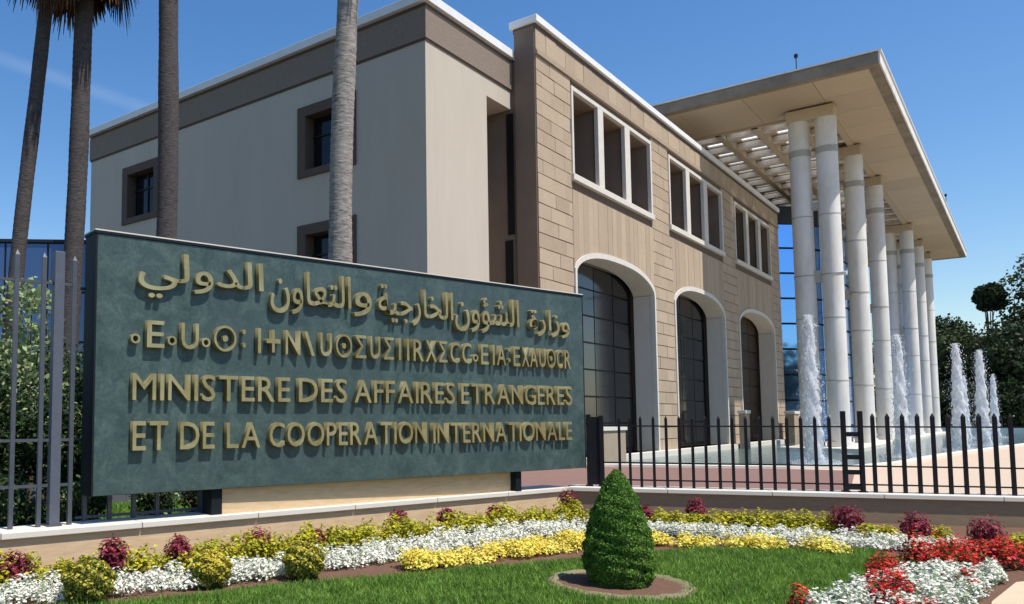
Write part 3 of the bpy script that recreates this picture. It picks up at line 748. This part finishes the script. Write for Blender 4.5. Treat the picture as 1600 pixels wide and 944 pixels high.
# ------------------------------------------------------------------ glass hall behind the columns
GO = (62.4, 13.0, 0)
gh = thing('glass_hall', GO, 0, 'curved blue mirror glass hall between the stone building and the portico', 'building')
path = [(62.45,13.2),(63.9,11.75),(65.6,10.95),(68.2,10.55),(72.2,10.4),(76.6,10.35),(81,10.4),(85,10.55),(88,11.2),(91,13.2)]
mbt = MB(GO); mbt.prism(path+[(91,27),(62.45,27)], 14.95, 16.2); mbt.build('roof_band', 'darkframe', gh)
GB = MB(GO)
inn = [(p[0]+.15*(1 if p[0] < 76 else -1), p[1]+.15) for p in path]
GB.prism(inn+[(90.8,27),(62.7,27)], -.2, 14.94); GB.build('hall_frame', 'darkframe', gh)
zl = [-.2]+[.9+1.76*k for k in range(9)]; zl[-1] = 14.94
for i in range(len(path)-1):
    a = Vector(path[i]); b = Vector(path[i+1]); L = (b-a).length; nn = max(1, round(L/1.5)); d = (b-a)/nn; nr = Vector((d.y, -d.x)).normalized()
    for k in range(nn):
        p = a+d*k; q = p+d; u = d.normalized()*.03
        for j in range(len(zl)-1):
            mb = MB(GO); A = p+u; B = q-u; th = nr*.04
            mb.prism([(A.x+th.x, A.y+th.y), (B.x+th.x, B.y+th.y), (B.x, B.y), (A.x, A.y)], zl[j]+.07, zl[j+1]-.07); mb.build('pane', 'glassblue', gh)

# ------------------------------------------------------------------ distant glazed building at the left
bo = (14.5, 41.0, 0)
bb = thing('glazed_building', bo, R(-45), 'low dark blue glazed building beyond the hedge at the far left', 'building')
MB().box(-14, 12, 0, 9, -.3, 9.9).build('body', 'darkframe', bb)
for i in range(13):
    for j in range(4): MB().box(-13.95+i*2+.05, -13.95+(i+1)*2-.05, -.06, -.005, .3+j*2.4+.06, .3+(j+1)*2.4-.06).build('pane', 'glassblue2', bb)
MB().box(-14.1, 12.1, -.15, 9.1, 9.901, 10.05).build('roof_edge', 'darkframe', bb)

# ------------------------------------------------------------------ vegetation
def palm(x, y, H, r0, r1, lean, bark, label, fr=1., skirt=1.):
    t = thing('palm_tree', (x, y, -.05), 0, label, 'palm tree', None)
    n = 170; pts = []; rad = []
    for k in range(n+1):
        f = k/n; pts.append((lean[0]*f**1.5+.03*math.sin(f*9+x), lean[1]*f**1.5+.03*math.sin(f*7+y), H*f)); rad.append((r0+(r1-r0)*f)*(1+.022*(1 if k % 2 else -1)*random.uniform(.2,1)+.03*math.sin(k*.21)*math.sin(k*.077))+(.14*max(0, 1-f*16)))
    MB().tube(pts, rad, 18).build('trunk', bark, t, smooth=True)
    top = Vector(pts[-1])
    def fans(num, e0, e1, dead, Lp, Lf, m, name):
        V = []; F = []
        for k in range(num):
            az = random.uniform(0, 2*math.pi); el = R(random.uniform(e0, e1)); d = Vector((math.cos(az)*math.cos(el), math.sin(az)*math.cos(el), math.sin(el)))
            base = top+Vector((0, 0, -random.uniform(0, .5 if not dead else 1.3))); L = Lp*random.uniform(.8, 1.15)
            s = d.cross(Vector((0, 0, 1))).normalized(); u = s.cross(d)
            p0 = base; p1 = base+d*L*.5; p2 = base+d*L+Vector((0, 0, -.12*L)); i = len(V); w = .03
            V += [p0-s*w, p0+s*w, p1+s*w, p1-s*w, p2+s*w, p2-s*w]; F += [(i, i+1, i+2, i+3), (i+3, i+2, i+4, i+5)]
            ns = 17
            for q in range(ns):
                a = (q/(ns-1)-.5)*R(230 if not dead else 120); dd = d*math.cos(a)+s*math.sin(a); ll = Lf*(1-.25*abs(q/(ns-1)-.5))*random.uniform(.85, 1.1)
                droop = Vector((0, 0, -1))*ll*(.35 if not dead else .8)
                e = dd.cross(u).normalized()*.045
                a0 = p2; a1 = p2+dd*ll*.55+u*.08; a2 = p2+dd*ll+droop
                i = len(V); V += [a0-e*.3, a0+e*.3, a1+e, a1-e, a2+e*.15, a2-e*.15]; F += [(i, i+1, i+2, i+3), (i+3, i+2, i+4, i+5)]
        Vn = np.array([tuple(v) for v in V]); np_mesh(name, Vn, np.array(F), m, t)
    fans(int(30*fr), -15, 75, False, 1.2, 1.1, 'frond', 'fronds')
    fans(int(60*skirt), -75, -10, True, .7, .7, 'deadfrond', 'dead_fronds')
    return t
palm(8.34, 16.18, 13.2, .17, .145, (.63, -.65), 'bark', 'slender dark palm trunk nearest the left edge, brown dead fronds at its top')
palm(9.20, 15.255, 13.1, .215, .19, (.23, -.25), 'bark', 'second palm from the left, trunk just left of the sign board edge', skirt=1.2)
palm(10.55, 13.75, 15.0, .24, .20, (.05, -.05), 'bark', 'third palm from the left, dark trunk in front of the plaster wall')
palm(13.0, 10.98, 15.5, .27, .215, (.25, -.3), 'bark2', 'pale sunlit palm trunk in front of the brown framed window')

def tree(x, y, H, W, m, label, name='tree', nleaf=7000, ls=.42, clumps=16, trunk=.25, base=.25, cat='tree', zb=-.3, group=None, tall=1.0):
    t = thing(name, (x, y, zb), 0, label, cat, group)
    mb = MB(); hb = H*base
    mb.tube([(0, 0, 0), (.1, 0, H*.3), (0, .1, H*.62)], [trunk*1.3, trunk, trunk*.5], 8)
    C = []
    for k in range(clumps):
        f = random.random(); z = hb+(H-hb)*(.12+.78*f); rr = W/2*(math.sin(math.pi*min(1, (.16+.80*f)))**.6)*random.uniform(.35, .85)
        az = random.uniform(0, 2*math.pi); c = np.array([rr*math.cos(az), rr*math.sin(az), z]); cr = W*random.uniform(.20, .30)
        C.append((c, cr)); 
        if k % 2 == 0: mb.tube([(0, .05, H*random.uniform(.25, .5)), tuple(c*np.array([.5,.5,.9])), tuple(c)], [trunk*.45, trunk*.25, trunk*.1], 5)
    mb.build('trunk', 'wood', t)
    C.append((np.array([0, 0, H-W*.2]), W*.2))
    Ps = []; Ns = []
    wts = np.array([c[1]**2 for c in C]); wts /= wts.sum()
    for (c, cr), wgt in zip(C, wts):
        n = int(nleaf*wgt); p, d = sphere_pts(n, cr, .55); p *= np.array([1, 1, .8*tall]); p *= (1+.22*np.sin(d[:, :1]*7+d[:, 1:2]*5+c[0]))
        Ps.append(p+c); Ns.append(d)
    P = np.concatenate(Ps); Nn = np.concatenate(Ns); V, F = leaves(P, ls, face=Nn*.6, aspect=.8)
    cloud('crown', [(V, F, m)], t); return t
bgT = [(141,9.5,15.5,9,'far leaf dark','dark tree with flat top just right of the last portico column',),
       (136.6,4.0,19.0,3.4,'far leaf dark','small round dark crown rising above the tree line right of the portico'),
       (131,6.4,12.0,9,'far leaf mid','mid green bushy tree behind the tallest distant fountain jets'),
       (129,3.3,12.2,7,'far leaf brown','brownish green tree behind the fountain jets'),
       (138,-2.4,23.5,11,'far leaf olive','tall olive green tree cut by the right edge of the photo'),
       (121,1.6,12.0,8,'far leaf dark','dark lower tree in front of the tall tree at the right edge'),
       (128,-9.0,19.0,12,'far leaf mid','large tree beyond the right edge of the pool'),
       (150,14,15,12,'far leaf dark','dark tree hidden mostly behind the far end of the portico')]
for i, (x, y, H, W, m, lab) in enumerate(bgT):
    tree(x, y, H, W, m, lab, 'tree', 14000, .40, clumps=30 if W > 6 else 14, base=.12 if W > 6 else .80)
# far hedge row of bushes at the end of the pool
for k in range(7):
    x = 117+random.uniform(-1, 2); y = 12.5-k*2.7
    t = thing('bush', (x, y, -.3), 0, 'dark rounded bush beyond the pool, ' + ['leftmost, behind the last columns','second from the left of the row','behind the nearest of the right hand jets','middle one of the row','behind the furthest small jets','second from the right edge','rightmost, at the photo edge'][k], 'bush', 'dark bushes at the far end of the pool')
    p, d = sphere_pts(3500, 1, .5); p *= np.array([2.0, 1.9, 2.9])*random.uniform(.85, 1.15); p[:, 2] += 2.6; p *= (1+.15*np.sin(d[:, :1]*6+d[:, 2:]*8+k))
    V, F = leaves(p, .34, face=d*.6, aspect=.8); cloud('foliage', [(V, F, 'far leaf dark')], t)
# street trees opposite the facade, seen mirrored in its glass
for i, x in enumerate((24, 38, 52, 66, 80, 96)):
    tree(x, -34+random.uniform(-3, 3), 11+random.uniform(-1.5, 1.5), 12, 'far leaf dark', 'dark street tree across the forecourt, seen only mirrored in the glass hall', 'street_tree', 3500, .7, group='street trees across the forecourt')
tag(MB().prism([(112,-3),(113.2,-3),(113.2,13),(112,13)], -.3, .35).build('pool_end_wall', 'cap'), 'low white wall closing the far end of the pool', 'wall')

# shrubs behind the tall fence (left)
def shrub(x, y, H, W, n, m, m2, label, ls=.07, zb=-.05, group=None, name='shrub', share=.12, stems=5):
    t = thing(name, (x, y, zb), 0, label, 'shrub', group)
    C = [(np.array([random.uniform(-.4, .4)*W*.7, random.uniform(-.4, .4)*W*.7, H*random.uniform(.22, .85)]), W*random.uniform(.16, .3)) for _ in range(14)]
    Ps = []; Ns = []
    for c, cr in C:
        p, d = sphere_pts(n//14, cr, .35); Ps.append(p*np.array([1, 1, 1.2])+c); Ns.append(d)
    P = np.concatenate(Ps); P = P[P[:, 2] > .02]; Nn = rng.normal(size=P.shape)*.4; k = rng.random(len(P)) < share
    V1, F1 = leaves(P[~k], ls, up=.2, aspect=.5); g = [(V1, F1, m)]
    if k.any(): V2, F2 = leaves(P[k], ls*1.1, up=.35, aspect=.5); g.append((V2, F2, m2))
    cloud('foliage', g, t)
    mb = MB()
    for s in range(stems): c = C[s][0]; mb.tube([(c[0]*.15, c[1]*.15, 0), (c[0]*.6, c[1]*.6, c[2]*.6), tuple(c)], [.035, .025, .01], 5)
    mb.build('stem', 'wood', t); return t
sh = [(4.6,10.6,2.3,1.8,'dense dark green shrub behind the tall fence at the far left'),
      (5.6,11.2,2.7,1.9,'tall dark shrub with pale leaf tips behind the fence post'),
      (6.3,10.4,2.2,1.5,'dark green shrub against the left end of the sign board'),
      (3.9,12.2,2.6,2.2,'broad dark shrub deeper behind the tall fence'),
      (4.9,9.35,1.0,1.0,'low bright green shrub at the foot of the tall fence'),
      (7.3,9.6,.95,.9,'low dark shrub seen in the gap under the sign board'),
      (7.9,13.6,3.0,2.4,'dark shrub at the foot of the leftmost palm')]
for i, (x, y, H, W, lab) in enumerate(sh):
    shrub(x, y, H, W, 9000 if H > 1.5 else 3500, 'hedge leaf', 'pale leaf', lab, .085 if H > 1.5 else .06)
for (x, y, H, lab) in [(5.75,12.6,4.2,'thin young tree with sparse leaves beside the leftmost palm trunk'), (6.6,12.0,3.9,'sparse young tree with pale leaves behind the fence post')]:
    tree(x, y, H, 1.5, 'pale leaf', lab, 'young_tree', 1100, .10, clumps=10, trunk=.035, base=.45, zb=-.05)
for i, (x, y, lab) in enumerate([(12.7,7.9,'small dark shrub on the paving right of the sign board foot'), (8.6,10.2,'low dark shrub deeper under the sign board')]):
    shrub(x, y, .85, .9, 2500, 'hedge leaf', 'burgundy leaf', lab, .06)
shrub(5.9,9.3,.8,.8,2200,'ground plant leaf','pale leaf','low leafy plant under the left end of the sign board',.07)

# conical clipped shrub with its soil ring
ring = thing('soil_ring', (CONE[0], CONE[1], 0), 0, 'round bare soil ring edged with trampled earth at the conical shrub foot', 'tree ring')
mb = MB(); n = 48
rr = [1.0*(1+.03*math.sin(k*1.7)+.02*math.sin(k*3.1)) for k in range(n)]
for lvl, (f, z) in enumerate([(.68, .016), (.655, .04), (.60, .045), (.56, .02)]):
    for k in range(n): a = 2*math.pi*k/n; mb.v.append((rr[k]*f*.98*math.cos(a), rr[k]*f*.98*math.sin(a), z))
for l in range(3):
    for k in range(n): j = (k+1) % n; mb.f.append((l*n+k, l*n+j, (l+1)*n+j, (l+1)*n+k))
mb.build('edging', 'edging', ring, smooth=True)
mb = MB(); mb.v = [(.57*math.cos(2*math.pi*k/n), .57*math.sin(2*math.pi*k/n), .024) for k in range(n)]; mb.f = [tuple(range(n))]; mb.build('soil', 'soil', ring)
ct = thing('conical_shrub', (CONE[0], CONE[1], .02), 0, 'dense dark green shrub clipped to a rounded cone on the lawn', 'shrub')
prof = [(0, .25), (.08, .295), (.2, .312), (.35, .305), (.5, .278), (.65, .235), (.8, .178), (.92, .122), (1.0, .08), (1.07, .02)]
def prof_r(z): return np.interp(z, [p[0] for p in prof], [p[1] for p in prof])
nz = 36000; z = rng.uniform(0, 1.07, nz*2); keep = rng.random(nz*2) < prof_r(z)/.36; z = z[keep]; a = rng.uniform(0, 2*np.pi, len(z))
bumpy = 1+.035*np.sin(a*5+z*17)+.035*np.sin(a*9-z*23)+.03*np.sin(z*60+a*3)+.05*(rng.random(len(z)) > .985)
r = prof_r(z)*bumpy*(1-.16*rng.random(len(z))**1.6)
P = np.stack([r*np.cos(a), r*np.sin(a), z], 1); Nn = np.stack([np.cos(a), np.sin(a), np.full(len(a), .35)], 1)
V, F = leaves(P, .023, face=Nn*.7, aspect=.6); cloud('foliage', [(V, F, 'cone leaf')], ct)
mb = MB(); mb.tube([(0, 0, p[0]) for p in prof], [p[1]*.80 for p in prof], 20); mb.build('inner_core', 'cone core', ct, smooth=True)  # solid near-black core filling the cone behind its leaves
MB().tube([(0,0,-.02),(0,0,.2)], .05, 8).build('trunk', 'wood', ct)

# --- flower bands (uncountable: stuff)
def along(poly, n, width, closed=False):
    poly = np.array(poly, float); seg = np.diff(poly, axis=0); L = np.hypot(seg[:, 0], seg[:, 1]); c = np.concatenate([[0], np.cumsum(L)])
    s = rng.uniform(0, c[-1], n); i = np.clip(np.searchsorted(c, s)-1, 0, len(seg)-1); f = (s-c[i])/L[i]
    p = poly[i]+seg[i]*f[:, None]; t = seg[i]/L[i][:, None]; nr = np.stack([-t[:, 1], t[:, 0]], 1)
    if np.isscalar(width): w = np.full(n, width)
    else: w = np.interp(s/c[-1], np.linspace(0, 1, len(width)), width)
    return p+nr*(rng.uniform(-.5, .5, n)*w)[:, None], s
def mound(name, poly, ntuft, width, hh, per, flower, green, fs, label, cat='flowers', gshare=.25, z0=.0, tuft=.10, spread=.5, shape='flat'):
    c, s = along(poly, ntuft, width); gp = np.sin(c[:, 0]*9.1+np.sin(c[:, 1]*7.3)*2)*np.sin(c[:, 1]*10.7+c[:, 0]*3.1); c = c[(gp > -.62) | (ntuft < 60)]; ntuft = len(c); H = hh*rng.uniform(.5, 1.35, ntuft)*(1+.18*np.sin(c[:, 0]*6.3+c[:, 1]*4)); gr = []
    rep = np.repeat(np.arange(ntuft), per); n = len(rep)
    d = rng.normal(size=(n, 3)); d /= np.linalg.norm(d, axis=1)[:, None]; d[:, 2] = np.abs(d[:, 2])
    q = d*np.array([1, 1, 0])*tuft*rng.uniform(.7, 1.2, ntuft)[rep][:, None]
    zz = z0+H[rep]*(.25+.75*d[:, 2]*rng.uniform(.8, 1.05, n))
    P = np.concatenate([c[rep]+q[:, :2], zz[:, None]], 1)
    isg = rng.random(n) < gshare; low = rng.random(n) < .5
    P[isg & low, 2] *= .6
    V, F = leaves(P[~isg], fs, up=.6, aspect=.9, face=d[~isg]*.8); gr.append((V, F, flower))
    V, F = leaves(P[isg], fs*1.3, up=.3, aspect=.5); gr.append((V, F, green))
    return tag(cloud(name, gr), label, cat, kind='stuff')
WL = [(2.6,6.95),(3.55,6.68),(4.2,6.42),(4.95,6.12),(5.6,5.92),(6.4,5.75),(7.4,5.55),(8.6,5.42),(9.9,5.18),(10.9,4.8),(11.35,4.35)]
mound('white_flowers', WL, 800, [.42,.42,.45,.5,.5,.5,.55,.6,.55,.5,.4], .16, 55, 'white petal', 'grey green leaf', .030, 'band of low white flowers between wall and lawn left of the cone', gshare=.22, tuft=.09)
WR = [(11.35,4.3),(11.4,3.6),(11.5,2.9),(11.55,2.2),(11.85,1.55),(12.1,1.0),(12.3,.55)]
mound('white_flowers', WR, 400, [.5,.5,.55,.6,.5,.4,.35], .16, 55, 'white petal', 'grey green leaf', .030, 'band of low white flowers below the black railing right of the cone', gshare=.28, tuft=.09)
YL = [(7.0,5.0),(7.7,4.78),(8.6,4.55),(9.5,4.3),(10.2,3.95),(10.6,3.5)]
mound('yellow_flowers', YL, 300, [.22,.34,.4,.45,.4,.35], .15, 75, 'yellow petal', 'gold green leaf', .03, 'band of low pale yellow flowers on the lawn edge left of the cone', gshare=.12, tuft=.12)
for (poly, nt, w, lab) in [([(10.5,3.35),(10.55,3.0)], 22, .3, 'small yellow flower patch immediately right of the cone'),
    ([(10.75,2.85),(10.95,2.35)], 34, .36, 'middle yellow flower patch on the lawn edge right of the cone'),
    ([(11.05,2.1),(11.2,1.85)], 18, .28, 'small rightmost yellow flower patch beside the lawn edge')]:
    mound('yellow_flowers', poly, nt, w, .15, 75, 'yellow petal', 'gold green leaf', .03, lab, gshare=.2, tuft=.12)
GL = [(2.6,7.35),(3.6,7.12),(4.3,6.95),(5.1,6.75),(5.9,6.62),(6.8,6.40),(7.8,6.28),(8.8,6.05),(9.9,5.85),(11.0,5.6),(11.9,5.2)]
mound('golden_foliage', GL, 420, .34, .25, 80, 'gold leaf', 'gold green leaf', .04, 'golden green foliage row at the foot of the left wall', 'plants', gshare=.45, tuft=.12)
GR = [(12.0,4.9),(12.1,4.2),(12.35,3.4),(12.6,2.6),(12.75,2.1)]
mound('golden_foliage', GR, 230, .3, .22, 80, 'gold leaf', 'gold green leaf', .04, 'golden green foliage row at the foot of the right wall', 'plants', gshare=.35, tuft=.12)
for (poly, nt, lab) in [([(12.55,1.75),(12.65,1.45)], 22, 'golden green clump below the twin railing post'), ([(12.55,1.25),(12.7,.95)], 18, 'golden green clump right of the twin railing post'),
                        ([(12.6,.6),(12.9,.1)], 24, 'golden green clump near the red flowers by the right wall'), ([(12.9,-.1),(13.5,-1.6)], 40, 'golden green foliage at the right edge below the wall')]:
    mound('golden_foliage', poly, nt, .22, .2, 80, 'gold leaf', 'gold green leaf', .04, lab, 'plants', gshare=.35, tuft=.12)
# right bed: red and white
WB = [(7.0,.95),(7.9,1.08),(8.8,.85),(9.6,.72),(10.4,.55)]
mound('white_flowers', WB, 330, [.75,.75,.75,.6,.4], .17, 55, 'white petal', 'grey green leaf', .034, 'loose white flowers mixed with red ones in the lower right bed', gshare=.42, tuft=.09)
RB = [(10.3,.95),(10.8,.75),(11.3,.5),(11.7,.1)]
mound('red_flowers', RB, 115, [.4,.55,.6,.55], .28, 70, 'red petal', 'ground plant leaf', .034, 'dense mass of bright red flowers in front of the right wall', gshare=.30, tuft=.10)
for (poly, nt, w, lab) in [([(9.1,1.12),(8.7,1.1),(8.35,.95)], 34, .28, 'red flower drift crossing the white flowers in the lower right bed'),
    ([(9.7,1.1),(10.0,1.2),(10.2,1.3)], 20, .2, 'thin red flower drift along the lawn edge'), ([(7.7,.98),(7.9,.9)], 9, .2, 'red flower cluster low among white flowers at the bottom edge'),
    ([(7.45,.75),(7.6,.7)], 8, .15, 'small red flower cluster at the bottom edge near the pavement'), ([(9.35,.55),(9.5,.5)], 8, .15, 'small red flower cluster beside the sand coloured pavement'),
    ([(7.35,1.5),(7.45,1.45)], 5, .1, 'single small red flower tuft at the lawn edge')]:
    mound('red_flowers', poly, nt, w, .22, 60, 'red petal', 'ground plant leaf', .032, lab, gshare=.3, tuft=.07)
# burgundy plants: individuals
def plume(x, y, H, W, label, pinkish=.2):
    t = thing('burgundy_plant', (x, y, 0), 0, label, 'plant', 'burgundy plants along the garden wall')
    n = 900; p, d = sphere_pts(n, 1, .25); p *= np.array([W*.5, W*.5, H*.42]); p[:, 2] += H*.58; p *= (1+.12*np.sin(d[:, :1]*9+d[:, 1:2]*7))
    k = rng.random(n) < pinkish; gr = []
    V, F = leaves(p[~k], .05, up=.3, aspect=.45, face=d[~k]); gr.append((V, F, 'burgundy leaf'))
    V, F = leaves(p[k], .05, up=.5, aspect=.5, face=d[k]); gr.append((V, F, 'pink leaf'))
    cloud('foliage', gr, t); mb = MB()
    for q in range(5): a = q*1.26; mb.tube([(0, 0, 0), (.04*math.cos(a), .04*math.sin(a), H*.4), (.3*W*math.cos(a), .3*W*math.sin(a), H*.7)], [.01, .008, .004], 5)
    mb.build('stem', 'burgundy leaf', t)
plume(3.75,7.02,.36,.34,'burgundy leafy plant at the far left under the tall fence', .3)
plume(4.62,6.75,.42,.27,'burgundy plant standing alone before the left wall, below the sign board corner', .25)
plume(5.36,6.68,.36,.28,'pinkish burgundy plant, third from the left below the sign', .5)
plume(6.45,6.62,.34,.34,'pinkish plant before the wall under the start of the last sign line', .6)
plume(7.2,6.42,.26,.24,'small burgundy plant in the golden foliage under the sign middle', .4)
plume(8.75,6.35,.36,.26,'upright burgundy plant in the golden row left of the cone', .4)
plume(9.6,6.15,.32,.28,'burgundy plant in the golden row under the right half of the sign', .3)
plume(10.6,5.95,.30,.28,'low burgundy plant near the right end of the sign board', .3)
plume(12.15,5.55,.44,.32,'dark burgundy plant at the wall corner under the sign board end', .1)
plume(12.0,4.35,.30,.30,'burgundy plant just right of the cone in the golden row', .1)
plume(12.45,3.75,.40,.26,'upright burgundy plant against the right wall behind golden foliage', .4)
plume(12.75,1.95,.40,.42,'broad burgundy plant below the twin railing post', .2)
plume(12.4,1.18,.40,.34,'rounded magenta plant before the right wall between two golden clumps', .4)
plume(12.2,.50,.42,.36,'magenta plant behind the red flowers near the right edge', .4)
def ball(x, y, r, label, fl_=.35):
    t = thing('ball_shrub', (x, y, 0), 0, label, 'shrub', 'rounded golden green shrubs on the lawn edge')
    n = 5200; p, d = sphere_pts(n, r, .72); p *= (1+.08*np.sin(d[:, :1]*8+d[:, 2:]*9)); p[:, 2] = p[:, 2]*.92+r*.9; k = (rng.random(n) < fl_*np.clip(d[:, 2]+.45, 0, 1)); ok = p[:, 2] > 0
    V, F = leaves(p[~k & ok], .030, face=d[~k & ok]*.7, aspect=.5); V2, F2 = leaves(p[k & ok], .034, up=.3, face=d[k & ok]*.8, aspect=.6)
    cloud('foliage', [(V, F, 'ball leaf'), (V2, F2, 'ball flower')], t)
    mb = MB(); mb.tube([(0, 0, .01), (0, 0, r*.5), (0, 0, r), (0, 0, r*1.5)], [r*.6, r*.72, r*.7, r*.35], 12); mb.build('inner_core', 'cone core', t, smooth=True)  # solid near-black core inside the ball of leaves
ball(3.95, 6.12, .22, 'olive green ball shrub at the bottom left corner of the lawn', .25)
ball(5.08, 5.85, .19, 'golden flowering ball shrub, middle one of the three', .8)
ball(5.93, 5.45, .20, 'rounded green and yellow ball shrub, rightmost of the three', .4)

# ------------------------------------------------------------------ fountain jets
def jet(x, y, H, W, label, dens=1.0, zb=-.2):
    t = thing('fountain_jet', (x, y, zb), 0, label, 'fountain', 'fountain jets in the pool')
    MB().tube([(0,0,-.1),(0,0,.12)], .06, 8).build('nozzle', 'darkframe', t)
    nr, na = 60, 20; V = []; F = []
    for i in range(nr):
        f = i/(nr-1); r0 = W*.5*(.17+.30*(1-f)**.8)
        if f > .93: r0 *= max(.05, math.sqrt(max(0, (1-f)/.07)))
        for k in range(na):
            a = 2*math.pi*k/na; r = r0*(1+.22*math.sin(3*a+f*31)+.18*math.sin(5*a-f*47)+.14*random.uniform(-1, 1)); V.append((r*math.cos(a)+.04*math.sin(f*9), r*math.sin(a), H*f))
    for i in range(nr-1):
        for k in range(na): j = (k+1) % na; F.append((i*na+k, i*na+j, (i+1)*na+j, (i+1)*na+k))
    np_mesh('water_column', np.array(V), np.array(F), 'foamcore', t)
    n = int(4200*dens); f = rng.random(n)**1.15; a = rng.uniform(0, 2*np.pi, n); rad = np.abs(rng.normal(0, 1, n))*W*.5*(.15+.34*(1-f)**.7)
    P = np.stack([rad*np.cos(a), rad*np.sin(a), H*(f*1.0)], 1); s = (.007+.015*rng.random(n)**2)*(W/1.3)**.5
    m_ = n//6; ra = W*.75*np.sqrt(rng.random(m_)); P[:m_] = np.stack([ra*np.cos(a[:m_]), ra*np.sin(a[:m_]), .02+.35*rng.random(m_)**2*(1-ra/W*.9)], 1)
    T = np.array([[1,0,0],[-.5,.87,0],[-.5,-.87,0],[0,0,2.2],[0,0,-2.0]])
    V = (P[:, None, :]+T[None]*s[:, None, None]).reshape(-1, 3)
    base = np.arange(n)[:, None, None]*5; T3 = np.array([[0,1,3],[1,2,3],[2,0,3],[1,0,4],[2,1,4],[0,2,4]]); F = (base+T3[None]).reshape(-1, 3)
    np_mesh('spray', V, F, 'foam', t)['kind'] = 'stuff'
jet(34.5, 6.2, 5.55, 1.15, 'tall white fountain jet nearest the camera, before the first portico columns', 2.0)
jet(42.5, 4.35, 5.3, 1.15, 'second tall fountain jet, between the twin railing post and far columns', 1.6)
jet(52.5, 2.95, 5.5, 1.3, 'white fountain jet just right of the last portico column', 1.4)
jet(62.0, 2.4, 5.7, 1.4, 'fountain jet in front of the brownish tree right of the portico', 1.3)
jet(82.0, 4.2, 5.0, 1.1, 'small distant fountain jet between two taller ones', .8)
jet(86.0, 2.55, 5.2, 1.2, 'distant fountain jet furthest to the right', .8)
